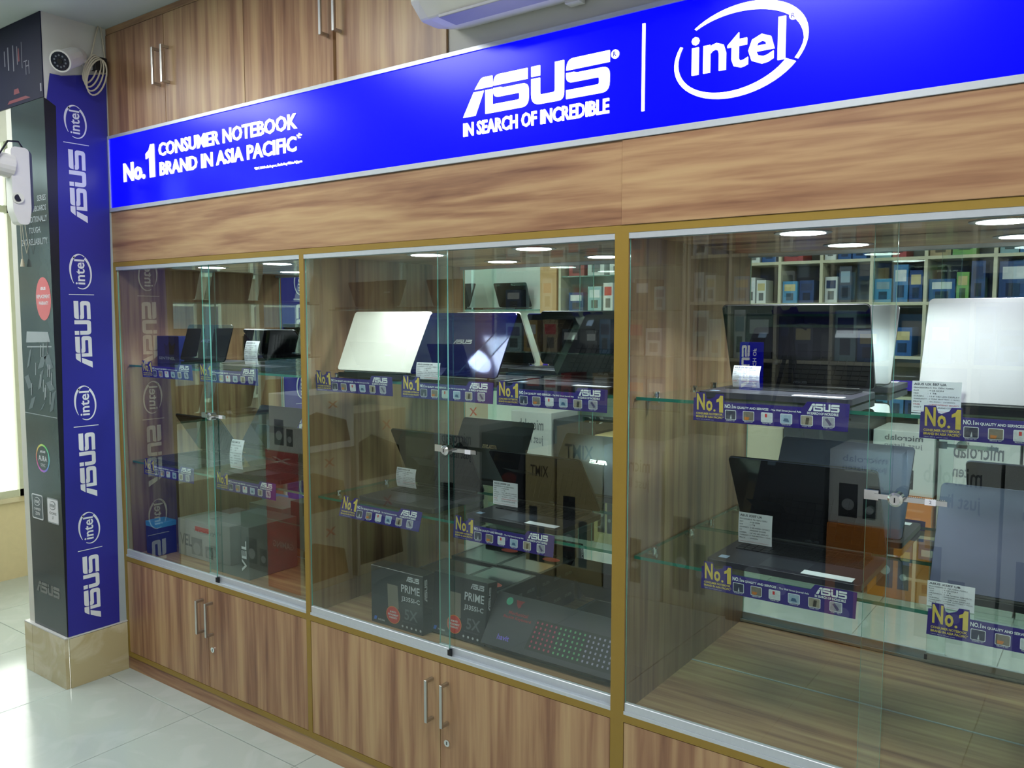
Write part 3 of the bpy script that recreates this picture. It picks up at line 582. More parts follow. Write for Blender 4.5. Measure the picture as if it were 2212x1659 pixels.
# ================================================================== PRICE CARDS
SPEC1 = (('PROCESSORS', 'i5 7th GEN 7200U'), ('RAM', '4 GB DDR4'), ('HDD', '1 TB'), ('SCREEN', '15.6" HD LED DISPLAY'), ('WARRANTY', '2 YEAR (BATTERY 1 YEAR)'), ('PRICE', '46,000/-  (VIA00)'), ('FREE', 'LICENSE INTERNET SECURITY'), ('VISIT', 'GLOBALBRAND.COM.BD'))
SPEC2 = (('PROCESSORS', 'i5 7th GEN 7200U'), ('RAM', '4 GB DDR4'), ('HDD', '1 TB'), ('GRAPHICS', '2 GB NVIDIA GEFORCE'), ('OS', 'WINDOWS 10 HOME'), ('SCREEN', '14" HD LED DISPLAY'), ('WARRANTY', '2 YEAR (BATTERY 1 YEAR)'), ('PRICE', '(VIA00)'))
def card(x0, x1, y, z0, z1, title, spec, lab, lean=0., curl=.0, rz=0.):
    w, h = x1 - x0, z1 - z0
    t = thing('price_card', (x0, y, z0), lab, 'price card', 'paper price cards'); t.rotation_euler = (-lean, 0, rz)
    f = lambda x, z: (x, -curl * math.sin(math.pi * z / h), z)
    n = 7; mb = MB(); vs = [f(xx, h * i / (n - 1)) for i in range(n) for xx in (0, w)]
    fr = [(2 * i, 2 * i + 1, 2 * i + 3, 2 * i + 2) for i in range(n - 1)]; m = len(vs)
    bk = [(a, b + .0004, c) for a, b, c in vs]
    mb.add(vs + bk, fr + [tuple(i + m for i in q[::-1]) for q in fr] + [(2 * i, 2 * i + 2, 2 * i + 2 + m, 2 * i + m) for i in range(n - 1)] + [(2 * i + 1, 2 * i + 1 + m, 2 * i + 3 + m, 2 * i + 3) for i in range(n - 1)])
    mb.build('paper', PAPER, t, local=True)
    def curved(name, items, mt):
        mb = MB()
        for (s, x, z, ww, hh, b) in items: text(mb, s, (x, 0, z), X_, Z_, hh, ww, b)
        mb.v = [(a, -curl * math.sin(math.pi * min(1, max(0, c / h))) - .0005, c) for a, b, c in mb.v]; mb.build(name, mt, t, local=True)
    curved('card_title', [(title, w * .04, h * .87, w * .66, h * .075, .02)], INK)
    g, r = [], []
    for i, (a, b) in enumerate(spec):
        zz = h * (.775 - .088 * i); (r if a == 'FREE' else g).extend([(a, w * .04, zz, min(w * .30, w * .034 * len(a)), h * .042, .0), (': ' + b, w * .33, zz, min(w * .64, w * .029 * (len(b) + 2)), h * .045, .0)])
    curved('card_lines', g, INK)
    curved('card_red_line', r + [('www.asus.com.bd productregistration', w * .04, h * .045, w * .86, h * .03, 0)], REDINK)
card(2.559, 2.630, .256, 1.3195, 1.3745, 'ASUS UX 507 UA', SPEC1, 'curled white price card on the black laptop, upper shelf of right bay', .12, .008)
card(3.018, 3.110, .075, 1.301, 1.367, 'ASUS UX 507 UA', SPEC1, 'white price card leaning on the bright silver laptop lid', -.0, .002)
card(2.584, 2.672, .254, .9145, .9945, 'ASUS X507 UA', SPEC2, 'white price card on the black laptop, lower shelf of right bay', .0, .003)
card(3.062, 3.150, .075, .8965, .950, 'ASUS X507 UB', SPEC2, 'white price card before the slate blue laptop lid', .0, .001)
card(1.798, 1.893, .226, .9145, .9885, 'ASUS UX430 UA', SPEC1, 'straight white price card on the laptop, middle bay lower shelf, right', .0, .0)
card(1.360, 1.450, .250, .9145, .981, 'ASUS UX410 UA', SPEC1, 'curled white price card on the laptop, middle bay lower shelf, left', .0, .006)
card(1.640, 1.735, .052, 1.301, 1.362, 'ASUS UX430 UA', SPEC1, 'white price card leaning against the glossy blue lid', .0, .004)
card(.590, .668, .12, .9145, 1.026, 'ASUS X441 UA', SPEC2, 'white price card in the left bay, lower shelf', .1, .008)
card(.686, .766, .13, 1.3195, 1.409, 'ASUS X540 UA', SPEC2, 'white price card in the left bay, upper shelf', .1, .008)

# ================================================================== LAPTOPS
FIN = {'white': mat('pearl white lid', rgb(236, 232, 222), .35, .0), 'blue': mat('glossy royal blue lid', rgb(14, 16, 82), .07, .55, aniso=.0, coat=.8, var=.1),
       'silver': mat('brushed silver lid', rgb(160, 155, 162), .34, .75, var=.03, vs=60), 'slate': mat('brushed slate blue lid', rgb(88, 90, 114), .36, .7, var=.05, vs=50),
       'black': mat('satin black shell', rgb(24, 25, 30), .3, .1), 'grey': mat('dark grey metal shell', rgb(74, 72, 78), .35, .5), 'spun': mat('spun grey metal lid', rgb(84, 88, 94), .28, .9, aniso=.85), 'steel': mat('slate deck', rgb(62, 60, 71), .38, .3)}
def laptop(x0, x1, y, z, L, lean, lid, deck, face, lab, dep=.24, sticker=False, rz=0.):
    """x0..x1 width; y of hinge; lean = forward lean of the lid from upright (rad); face 1 screen to the front, -1 lid to the front"""
    w = x1 - x0; t = thing('laptop', ((x0 + x1) / 2, y, z), lab, 'laptop', 'laptops on the glass shelves', rz if face == 1 else math.pi + rz)
    k = (round(w, 3), round(dep, 3), deck); a = w / 2; hb = .017; dm = FIN[deck]
    cpart(('lb',) + k, 'base', t, lambda: MB().prism(rrect(-a, a, -dep, 0, .010), (0, 0, hb), X_, Y_, hb - .002).mesh('base', dm, bevel=.0015, seg=1))
    def keys():
        mb = MB(); kw = (w - .05) / 15
        for r in range(6):
            for c in range(15):
                if r == 0 and 4 <= c <= 8: continue
                X0 = -a + .025 + c * kw; Y0 = -dep * .52 + r * dep * .072; mb.box(X0 + .001, X0 + kw - .001, Y0 + .001, Y0 + dep * .072 - .001, hb + .0002, hb + .0016)
        mb.box(-a + .025 + 4 * kw, -a + .025 + 9 * kw, -dep * .52 + .001, -dep * .448 - .001, hb + .0002, hb + .0016)
        return mb.mesh('keyboard', DKEY)
    cpart(('lk',) + k, 'keyboard', t, keys)
    cpart(('lt',) + k, 'touchpad', t, lambda: MB().prism(rrect(-.055, .05, -dep * .93, -dep * .60, .004), (0, 0, hb + .0004), X_, Y_, .0008).mesh('touchpad', mat('touchpad ' + deck, tuple(c * .75 for c in rgb(70, 70, 80)), .3)))
    if sticker:
        cpart(('ls',) + k, 'palm_rest_sticker', t, lambda: MB().prism([(a * .25, -dep * .95), (a * .88, -dep * .95), (a * .88, -dep * .83), (a * .25, -dep * .83)], (0, 0, hb + .0007), X_, Y_, .0003).mesh('palm_rest_sticker', PAPER))
        cpart(('lj',) + k, 'maker_sticker', t, lambda: MB().prism(rrect(-a + .02, -a + .042, -dep * .9, -dep * .81, .001), (0, 0, hb + .0007), X_, Y_, .0003).mesh('maker_sticker', mat('pale blue sticker', rgb(150, 170, 200), .3)))
    cpart(('lh',) + k, 'hinge', t, lambda: MB().cyl((-a * .8, -.006, hb + .003), (a * .8, -.006, hb + .003), .0055, 10).mesh('hinge', BLACK))
    V = Vector((0, -math.sin(lean), math.cos(lean))); O = Vector((0, -.006, hb + .006)); N = X_.cross(V); key = k + (round(L, 3), round(lean, 3), lid)
    ld = cpart(('ld', face) + key, 'lid', t, lambda: MB().prism(rrect(-a, a, 0, L, .011), O, X_, V, .006, 0, 1 if face == 1 else 0).mesh('lid', [FIN[lid], BLACK], bevel=.001, seg=1))
    cpart(('lz',) + key, 'screen', ld, lambda: MB().prism(rrect(-a + .0012, a - .0012, .002, L - .0012, .0105), O + N * .0006, X_, V, .0005).mesh('screen', SCREEN))
    cpart(('lr',) + key, 'bezel_lettering', ld, lambda: asus(MB(), O + N * .0009 + V * .008 - X_ * .018, X_, V, .036, .007).mesh('bezel_lettering', mat('dim grey bezel print', rgb(70, 74, 84), .4)))
    if lid not in ('white', 'silver', 'slate'):
        cpart(('lo',) + key, 'lid_lettering', ld, lambda: asus(MB(), O - N * .0064 + V * (L * .5) + X_ * .035, -X_, V, .07, .014).mesh('lid_lettering', CHR))
    return t
UZ, LZ = 1.30, .895
laptop(2.527, 2.889, .338, UZ, .222, .38, 'silver', 'steel', 1, 'black screened laptop open on the upper shelf of the right bay', .228, True)
laptop(3.026, 3.39, .085, UZ, .232, .40, 'silver', 'black', -1, 'bright silver laptop with its lid to the front, upper right', .24)
laptop(2.572, 2.930, .335, LZ, .262, .52, 'slate', 'steel', 1, 'black screened laptop open on the lower shelf of the right bay', .262, True)
laptop(3.056, 3.416, .13, LZ, .235, .46, 'slate', 'black', -1, 'slate blue laptop with its lid to the front, lower right', .24)
laptop(1.275, 1.603, .070, UZ, .212, .45, 'white', 'black', -1, 'pearl white laptop with its lid to the front, middle bay', .24, rz=.07)
laptop(1.610, 1.945, .050, UZ, .212, .50, 'blue', 'black', -1, 'glossy royal blue laptop with its lid to the front, middle bay', .23)
laptop(1.983, 2.316, .305, UZ, .210, .42, 'black', 'black', 1, 'black laptop open beside the blue lid, upper shelf of middle bay', .26, True)
laptop(1.362, 1.690, .325, LZ, .225, .48, 'spun', 'grey', 1, 'dark grey laptop open on the middle bay lower shelf, left', .262, False)
laptop(1.806, 2.138, .318, LZ, .212, .62, 'spun', 'grey', 1, 'dark grey laptop open on the middle bay lower shelf, right', .24, True)
laptop(.25, .552, .13, UZ, .150, .30, 'black', 'black', -1, 'black laptop on the left bay upper shelf, nearest the pillar', .21)
laptop(.592, .905, .30, UZ, .165, .70, 'black', 'black', 1, 'black laptop on the left bay upper shelf, away from the pillar', .22)
laptop(.10, .42, .31, LZ, .20, .6, 'slate', 'grey', 1, 'slate blue laptop on the left bay lower shelf, nearest the pillar', .24)
laptop(.62, .95, .31, LZ, .20, .6, 'black', 'black', 1, 'black laptop on the left bay lower shelf, away from the pillar', .24)

# ================================================================== BOXES ON THE CABINET FLOOR (middle bay)
BOXK = mat('black printed carton', rgb(34, 37, 46), .3, var=.25, vs=12, coat=.2); ZF = .4935
HOLO = mat('green hologram sticker', rgb(110, 200, 170), .2, .4, var=.4, vs=60); REDS = mat('red round sticker', rgb(206, 62, 54), .35); ORS = mat('orange sticker rim', rgb(226, 140, 60), .4)
def prime(x0, x1, y, lab, lean, dep):
    w, h = x1 - x0, .192; t = thing('motherboard_box', (x0, y, ZF + dep * math.sin(lean)), lab, 'box', 'motherboard boxes standing upright'); t.rotation_euler = (-lean, 0, 0)
    MB().box(0, w, 0, dep, 0, h).build('carton', BOXK, t, bevel=.0015, seg=1, local=True)
    mb = MB(); e = -.0006; asus(mb, (w * .70, e, h * .86), X_, Z_, w * .24, h * .085); text(mb, 'PRIME', (w * .60, e, h * .66), X_, Z_, h * .13, w * .35, .015); text(mb, 'J3355I-C', (w * .60, e, h * .49), X_, Z_, h * .10, w * .35, .02)
    mb.build('white_lettering', mat('silver box print', rgb(188, 190, 200), .35), t, local=True)
    mb = MB(); text(mb, '5X', (w * .66, e, h * .20), X_, Z_, h * .18, w * .25, .02); text(mb, 'PROTECTION II', (w * .62, e, h * .15), X_, Z_, h * .022, w * .26, 0); mb.build('outline_lettering', mat('dim box print', rgb(92, 96, 108), .3), t, local=True)
    mb = MB()
    for i in range(5): mb.prism(circ(w * (.62 + .085 * i), h * .075, .004, 10), (0, e, 0), X_, Z_, 0)
    text(mb, 'HDMI', (w * .14, e, h * .06), X_, Z_, h * .03, w * .13, .02); mb.build('small_icons', mat('silver box print'), t, local=True)
    MB().prism([(w * .05, h * .055), (w * .10, h * .055), (w * .12, h * .12), (w * .07, h * .12)], (0, e, 0), X_, Z_, 0).build('blue_mark', mat('bright blue print', rgb(50, 110, 220), .4), t, local=True)
    MB().prism([(w * .34, h * .34), (w * .55, h * .34), (w * .53, h * .74), (w * .33, h * .74)], (0, e, 0), X_, Z_, 0).build('board_picture', mat('pale board picture', rgb(120, 112, 104), .4), t, local=True)
    r = MB().prism(circ(w * .44, h * .22, w * .135, 28, h * .15), (0, e * 1.6, 0), X_, Z_, 0).build('round_sticker', ORS, t, local=True)
    MB().prism(circ(w * .44, h * .22, w * .127, 28, h * .142), (0, e * 2, 0), X_, Z_, 0).build('sticker_field', REDS, r, local=True)
    mb = MB()
    for s, z, ww in (('48 MONTH', .255, .12), ('REPLACEMENT', .205, .2), ('WARRANTY', .155, .16)): text(mb, s, (w * .44, e * 2.4, h * z), X_, Z_, h * .034, w * ww, .02, align='C')
    mb.build('sticker_lettering', WHT, r, local=True)
    mb = MB(); asus(mb, (w + .0006, dep * .35, h * .55), Z_, -Y_, h * .38, dep * .2); mb.build('side_lettering', mat('silver box print'), t, local=True)
    return t
prime(1.402, 1.631, .078, 'black upright motherboard box with red sticker, left of two', 0, .062)
prime(1.628, 1.846, .118, 'black upright motherboard box with red sticker, leaning, right of two', .10, .05)
SHINY = mat('glossy film wrapped carton', rgb(40, 46, 50), .10, var=.3, vs=6, coat=.8)
def flatbox(x0, x1, y0, y1, z0, z1, lab, group='motherboard boxes lying flat'):
    t = thing('motherboard_box', ((x0 + x1) / 2, (y0 + y1) / 2, z0), lab, 'box', group)
    MB().box(x0, x1, y0, y1, z0, z1).build('carton', BOXK, t, bevel=.0015, seg=1)
    MB().prism([(x0 + .012, y0 + .01), (x1 - .012, y0 + .01), (x1 - .012, y1 - .01), (x0 + .012, y1 - .01)], (0, 0, z1 + .0005), X_, Y_, 0).build('film_wrap', SHINY, t)
    MB().prism(circ((x0 + x1) / 2 + .03, y0 + .06, .034, 24, .022), (0, 0, z1 + .0009), X_, Y_, 0).build('round_sticker', REDS, t)
    MB().box(x1 - .075, x1 - .01, y0 - .0008, y0, z1 - .030, z1 - .012).build('barcode_label', PAPER, t)
    mb = MB()
    for i in range(3 if y1 - y0 > .2 else 1): asus(mb, (x1 + .0005, y0 + .02 + i * .07, (z0 + z1) / 2 - .005), Y_, Z_, .045, .010)
    mb.build('side_lettering', mat('dim box print'), t)
flatbox(1.45, 1.655, .17, .40, ZF, .565, 'black film wrapped motherboard box lying flat behind, lower left of the stack'); flatbox(1.45, 1.655, .165, .40, .5655, .640, 'black film wrapped motherboard box lying flat behind, upper left of the stack')
flatbox(1.658, 1.842, .188, .405, ZF, .565, 'black film wrapped motherboard box lying flat behind, lower right of the stack'); flatbox(1.658, 1.842, .186, .405, .5655, .645, 'black film wrapped motherboard box lying flat behind, upper right of the stack')
flatbox(1.965, 2.19, .255, .395, ZF, .545, 'flat motherboard box lying behind the keyboard box', 'motherboard boxes lying flat')
# keyboard box leaning back
kb = thing('keyboard_box', (1.848, .095, ZF + .0265), 'dark grey gaming keyboard box with backlit keyboard picture, leaning', 'box'); kb.rotation_euler = (-.62, 0, .0)
KW, KH = .468, .165
MB().box(0, KW, 0, .045, 0, KH).build('carton', mat('dark grey printed carton', rgb(58, 56, 64), .35, var=.12, vs=8), kb, bevel=.0015, seg=1, local=True)
e = -.0006
MB().prism(circ(.052, .142, .012, 20), (0, e, 0), X_, Z_, 0).build('hologram_sticker', HOLO, kb, local=True)
mb = MB(); mb.prism([(.074, .150), (.106, .150), (.096, .138), (.098, .132), (.090, .126), (.082, .134)], (0, e, 0), X_, Z_, 0); text(mb, 'Mechanical', (.062, e, .104), X_, Z_, .011, .07, .02); text(mb, 'Backlit Keyboard', (.048, e, .089), X_, Z_, .011, .10, .02); mb.build('red_lettering', mat('dull red print', rgb(150, 40, 54), .4), kb, local=True)
mb = MB(); text(mb, 'havit', (.052, e, .024), X_, Z_, .016, .043, .02); mb.build('violet_lettering', mat('violet print', rgb(118, 96, 210), .4), kb, local=True)
kp = MB().prism([(.155, .018), (.462, .016), (.455, .112), (.168, .110)], (0, e, 0), X_, Z_, 0).build('keyboard_picture', mat('dark keyboard picture', rgb(30, 30, 36), .4), kb, local=True)
for nm, c0, c1, cc in (('red_keys', 0, 5, (170, 60, 90)), ('green_keys', 5, 11, (90, 160, 110)), ('pale_keys', 11, 18, (150, 146, 176))):
    mb = MB()
    for r in range(6):
        for c in range(c0, c1):
            X0, Z0 = .166 + c * .0162, .024 + r * .0142; mb.prism([(X0 + .003, Z0 + .002), (X0 + .0085, Z0 + .002), (X0 + .0085, Z0 + .0085), (X0 + .003, Z0 + .0085)], (0, e * 1.5, 0), X_, Z_, 0)
    mb.build(nm, mat('key glow print ' + nm, rgb(*cc), .4), kp, local=True)
# small blue box in the left bay corner
bb = thing('blue_box', (.085, .10, ZF), 'small dark blue box with light blue lid in the left bay corner', 'box')
MB().box(.045, .135, .075, .16, ZF, ZF + .118).build('carton', mat('dark blue carton', rgb(24, 40, 110), .35), bb, bevel=.001, seg=1)
MB().box(.044, .136, .074, .161, ZF + .1185, ZF + .140).build('lid', mat('light blue carton', rgb(60, 150, 215), .35), bb, bevel=.001, seg=1)
sb = thing('sentinel_box', (.1, .19, UZ), 'dark blue box lettered on the left bay upper shelf, beside the pillar', 'box')
MB().box(.026, .19, .165, .225, UZ + .0005, UZ + .118).build('carton', mat('midnight blue carton', rgb(22, 30, 78), .35, var=.2, vs=20), sb, bevel=.001, seg=1)
MB().prism([(.09, UZ + .04), (.15, UZ + .04), (.165, UZ + .09), (.14, UZ + .075), (.12, UZ + .095), (.10, UZ + .075), (.078, UZ + .09)], (0, .1645, 0), X_, Z_, 0).build('mask_picture', BLACK, sb)
mb = MB(); text(mb, 'SENTINEL', (.04, .1642, UZ + .018), X_, Z_, .012, .12, .01); mb.build('lettering', GREY, sb)
tb = thing('white_device_box', (.27, .22, ZF), 'white device box with red stripe on the left bay floor', 'box')
MB().box(.165, .40, .15, .32, ZF, ZF + .155).build('carton', mat('white carton', rgb(170, 172, 172), .5), tb, bevel=.001, seg=1)
MB().box(.29, .4003, .1493, .151, ZF + .118, ZF + .138).build('red_stripe', REDS, tb)
mb = MB(); text(mb, 'VEL', (.18, .1492, ZF + .045), X_, Z_, .05, .085, .02); mb.build('lettering', mat('grey ink print', rgb(120, 124, 130), .5), tb)
gb = thing('grey_device_box', (.6, .2, ZF), 'larger grey device box on the left bay floor', 'box')
MB().box(.47, .72, .10, .33, ZF, ZF + .205).build('carton', mat('grey carton', rgb(104, 108, 108), .5), gb, bevel=.001, seg=1)
mb = MB(); text(mb, 'VEL', (.705, .0992, ZF + .03), Z_, -X_, .03, .12, .02); mb.build('lettering', WHT, gb)
# ================================================================== THE OTHER SIDE OF THE SHOP (seen in the mirrors)
PALW = wood('pale shelf wood', 'Z', 1.0) if False else mat('pale cream shelf board', rgb(206, 200, 172), .5)
YS = -2.62
def product(x0, x1, y0, y1, z0, z1, col, lab, group, kind='box', accent=None, dark=False):
    t = thing('product_box', ((x0 + x1) / 2, (y0 + y1) / 2, z0), lab, kind, group)
    MB().box(x0, x1, y0, y1, z0, z1).build('carton', mat('carton %d %d %d' % col, rgb(*col), .4, var=.12, vs=15), t)
    w, h = x1 - x0, z1 - z0; ac_ = accent or (225, 228, 230)
    MB().prism([(x0 + w * .12, z0 + h * .55), (x1 - w * .12, z0 + h * .55), (x1 - w * .12, z0 + h * .85), (x0 + w * .12, z0 + h * .85)], (0, y1 + .0008, 0), -X_ * -1, Z_, 0).build('printed_panel', mat('panel %d %d %d' % ac_, rgb(*ac_), .4, var=.2, vs=30), t) if False else \
        MB().box(x0 + w * .12, x1 - w * .12, y1, y1 + .0008, z0 + h * .55, z0 + h * .86).build('printed_panel', mat('panel %d %d %d' % ac_, rgb(*ac_), .4, var=.2, vs=30), t)
    MB().box(x0 + w * .25, x1 - w * .25, y1, y1 + .0009, z0 + h * .12, z0 + h * .45).build('printed_picture', mat('picture %d %d %d' % tuple(c // 2 for c in col), rgb(*[c // 2 for c in col]), .4, var=.4, vs=40), t)
    return t
ORD = ('first', 'second', 'third', 'fourth', 'fifth', 'sixth', 'seventh', 'eighth', 'ninth', 'tenth', 'eleventh', 'twelfth', 'thirteenth', 'fourteenth', 'fifteenth', 'sixteenth', 'seventeenth', 'eighteenth', 'nineteenth', 'twentieth')
PALET = [((46, 92, 150), 'blue'), ((80, 150, 190), 'light blue'), ((216, 220, 216), 'white'), ((36, 44, 60), 'dark navy'), ((120, 170, 90), 'green'), ((176, 156, 118), 'tan'), ((170, 70, 70), 'red'), ((40, 70, 120), 'deep blue'), ((150, 186, 190), 'pale teal'), ((186, 150, 70), 'amber'), ((76, 80, 90), 'grey'), ((46, 92, 150), 'blue'), ((216, 220, 216), 'white'), ((60, 120, 170), 'mid blue'), ((150, 186, 190), 'pale teal')]
# shelving unit with small cells
sh = thing('wall_shelving', (2.4, -2.78, 0), 'pale cream wall shelving packed with small boxes opposite the cabinets', 'shelving')
VX = [1.36, 1.603, 1.859, 2.15, 2.442, 2.788, 3.10, 3.42]; HZ = [.95, 1.27, 1.585, 1.845, 2.12, 2.40]
for x in VX: MB().box(x - .009, x + .009, -2.93, YS, 0.1, 2.40).build('upright', PALW, sh)
for z in HZ: MB().box(VX[0], VX[-1], -2.93, YS + .001, z - .018, z).build('shelf_board', PALW, sh)
MB().box(VX[0], VX[-1], -2.945, -2.93, .1, 2.40).build('back_board', mat('mid grey back board', rgb(150, 155, 150), .6), sh)  # back board in one even grey
MB().box(VX[0] - .009, VX[-1] + .009, -2.93, YS, 0, .1).build('plinth', PALW, sh)
rn = random.Random(11)
for r in range(1, 5):
    row = ('bottom', 'second', 'third', 'fourth', 'top')[r]; cnt = 0
    for c in range(len(VX) - 1):
        x = VX[c] + .015; hmax = HZ[r + 1] - .018 - HZ[r] - .01
        while True:
            w = rn.uniform(.065, .15)
            if x + w > VX[c + 1] - .012: break
            col, cn = rn.choice(PALET); h = hmax * rn.uniform(.55, .98)
            product(x, x + w - .008, YS - rn.uniform(.16, .24), YS - rn.uniform(.012, .05), HZ[r] + .0005, HZ[r] + h, col, '%s product box, %s from the left on the %s row of the cream shelving' % (cn, ORD[min(19, cnt)], row), 'product boxes on the cream shelving', accent=rn.choice(((215, 220, 222), (44, 60, 96), (200, 186, 130), (150, 170, 180))))
            cnt += 1; x += w
# glass showcase and its frame
gs = thing('glass_showcase', (.62, -2.78, 0), 'tall glass shelved showcase with small boxes beside an orange wood post', 'showcase')
MB().box(-.06, 1.34, -2.945, -2.93, .6, 2.40).build('back_panel', mat('pale aqua back panel', rgb(190, 215, 210), .5), gs)
MB().box(-.06, 1.34, -2.93, YS, .0, .62).build('base_cupboard', PALW, gs)
MB().box(-.06, 1.34, -2.93, YS, 2.38, 2.42).build('cornice', PALW, gs)
for x in (-.05, 1.33): MB().box(x - .01, x + .01, -2.93, YS, .62, 2.38).build('side_panel', PALW, gs)
for z in (.95, 1.27, 1.54, 1.80, 2.08):
    MB().box(-.038, 1.318, -2.92, YS - .01, z - .008, z, 0, {0: 1, 1: 1, 2: 1, 3: 1}).build('glass_shelf', [GSH, GED], gs); cnt = 0; x = .0
    while x < 1.16:
        w = rn.uniform(.07, .14); col, cn = rn.choice(PALET)
        product(x, x + w, -2.86, YS - .05, z + .0005, z + rn.uniform(.13, .22), col, '%s product box, %s from the orange post on showcase shelf at %s level' % (cn, ORD[cnt], ('knee', 'waist', 'chest', 'eye', 'top')[(.95, 1.27, 1.54, 1.80, 2.08).index(z)]), 'product boxes in the glass showcase', accent=rn.choice(((225, 228, 230), (200, 60, 60), (40, 60, 110))))
        cnt += 1; x += w + rn.uniform(.01, .05)
tag(MB().box(-.22, -.072, -2.93, YS + .01, 0, CEIL - .001).build('wall_post', mat('orange wood post', rgb(206, 160, 106), .45, var=.1, vs=10)), 'orange wood post between the showcase and laptop display', 'post', kind='structure')
# white laptop display
ld = thing('laptop_display', (-.95, -2.78, 0), 'white backed wall display with laptops on glass shelves opposite the cabinets', 'display')
MB().box(-1.69, -.225, -2.945, -2.925, .3, 2.40).build('white_back', mat('bright white panel', rgb(240, 242, 238), .35), ld)
MB().box(-1.69, -.225, -2.925, YS, 0, .62).build('base_cupboard', PALW, ld)
for x in (-.89,): MB().box(x - .012, x + .012, -2.925, YS, .62, 2.3).build('glass_upright', [glass('display glass', (.9, .97, .95))], ld)
for z in (1.08, 1.555): MB().box(-1.68, -.235, -2.92, YS, z - .008, z, 0, {0: 1, 1: 1, 2: 1, 3: 1}).build('glass_shelf', [GSH, GED], ld)
n0 = 0
for z in (1.08, 1.555):
    for (x, f) in ((-1.50, 1), (-1.12, -1), (-.66, 1)):
        lab = 'black laptop on the white wall display, %s shelf, %s' % ('upper' if z > 1.3 else 'lower', {-1.50: 'nearest the entrance', -1.12: 'in the middle', -.66: 'nearest the orange post'}[x])
        o = laptop(x - .165, x + .165, (-2.90 if f == 1 else -2.66), z, .21, .4, 'black', 'black', f, lab, .23); o.rotation_euler = (0, 0, math.pi if f == 1 else 0); o['group'] = 'laptops on the white wall display'
        if f == 1: o.location.y = -2.90
# big cartons standing on the floor
CR = (206, 200, 176); CT = (218, 200, 146); CW = (220, 222, 220)
def carton(x0, x1, y0, y1, z0, z1, col, lab, front=None, side=None, words=()):
    t = thing('speaker_carton', ((x0 + x1) / 2, (y0 + y1) / 2, z0), lab, 'carton', 'big cartons standing on the shop floor')
    MB().box(x0, x1, y0, y1, z0, z1).build('carton', mat('big carton %d %d %d' % col, rgb(*col), .45, var=.06, vs=6), t, bevel=.002, seg=1)
    w, d_, h = x1 - x0, y1 - y0, z1 - z0
    if front: MB().box(x0 + .003, x1 - .003, y1, y1 + .0008, z0 + .003, z1 - .003).build('front_print', mat('front print %d %d %d' % front, rgb(*front), .4, var=.1, vs=8), t)
    # pictures of speakers: cabinet shapes with round cones, on the front face
    if not front:
        p = MB().box(x0 + w * .15, x0 + w * .42, y1, y1 + .0008, z0 + h * .1, z0 + h * .55).box(x0 + w * .5, x0 + w * .68, y1, y1 + .0008, z0 + h * .1, z0 + h * .4).build('speaker_picture', mat('speaker picture', rgb(46, 48, 54), .4), t)
        MB().prism(circ(-(x0 + w * .285), z0 + h * .27, w * .09, 20), (0, y1 + .0012, 0), -X_, Z_, 0).prism(circ(-(x0 + w * .59), z0 + h * .22, w * .06, 20), (0, y1 + .0012, 0), -X_, Z_, 0).build('speaker_cone_picture', mat('cone picture', rgb(170, 174, 180), .3), p)
    if side:
        MB().prism([(y0 + d_ * .08, z0 + h * .12), (y1 - d_ * .05, z0 + h * .12), (y1 - d_ * .05, z0 + h * .62), (y1 - d_ * .3, z0 + h * .70), (y0 + d_ * .15, z0 + h * .5)], (x1 + .0008, 0, 0), Y_, Z_, 0).build('side_picture', mat('side picture %d %d %d' % side, rgb(*side), .45, var=.3, vs=10), t)
        mb = MB(); text(mb, 'X', (x1 + .001, y0 + d_ * .3, z0 + h * .74), Y_, Z_, h * .12, d_ * .2, .02); mb.build('side_mark', mat('orange red print', rgb(206, 90, 60), .4), t)
    for (s, hh, c) in words:
        mb = MB(); text(mb, s, (x0 + w * .5, y1 + .0012, z0 + h * hh), -X_, Z_, h * .09, w * .62, .01, align='C'); mb.build('lettering', mat('print %d %d %d' % c, rgb(*c), .4), t)
    return t
RD = (196, 44, 40)
carton(-.41, -.13, -1.40, -1.0, 0, .385, CR, 'red fronted speaker carton at the bottom of the stack near the entrance', RD, (150, 110, 60), (('GAMING', .62, (230, 190, 180)),))
carton(-.41, -.13, -1.40, -1.0, .386, .775, CR, 'red fronted speaker carton in the middle of the stack near the entrance', RD, (150, 110, 60), (('X', .82, (230, 190, 180)),))
carton(-.37, -.08, -1.38, -1.0, .776, 1.085, CW, 'white speaker carton on top of the red cartons', None, (70, 62, 50))
carton(-.45, -.14, -1.86, -1.45, 0, .50, CR, 'cream speaker carton behind the red stack, lower', None, (44, 44, 50)); carton(-.45, -.14, -1.86, -1.45, .501, .95, CR, 'cream speaker carton behind the red stack, upper', None, (90, 76, 54))
carton(-1.32, -.90, -1.45, -1.1, 0, .24, (206, 208, 210), 'low white carton with lettering near the entrance', None, None, (('VELOCITY', .7, (90, 96, 120)),))
carton(-.86, -.50, -1.5, -1.15, 0, .34, (120, 124, 122), 'grey carton between the low white carton and the red stack', None)
rc = random.Random(5); x = -.10; i = 0
specs = [(.34, CW, .84, 'white speaker carton, first of the row opposite, by the red stack'), (.31, (64, 66, 74), .80, 'charcoal speaker carton, second of the row opposite'), (.20, CT, .72, 'narrow tan carton, third of the row opposite'), (.30, CT, .88, 'tan carton, fourth of the row opposite'), (.36, CW, .80, 'white speaker carton, fifth of the row opposite'), (.34, CR, .86, 'cream carton, sixth of the row opposite'),
         (.46, (70, 74, 82), .93, 'wide charcoal carton with speaker picture, seventh of the row opposite'), (.30, CW, .9, 'white speaker carton, eighth of the row opposite'), (.36, CW, .92, 'white speaker carton, ninth of the row opposite'), (.36, CW, .90, 'white speaker carton, tenth of the row opposite'), (.36, (60, 62, 70), .84, 'charcoal carton, eleventh of the row opposite')]
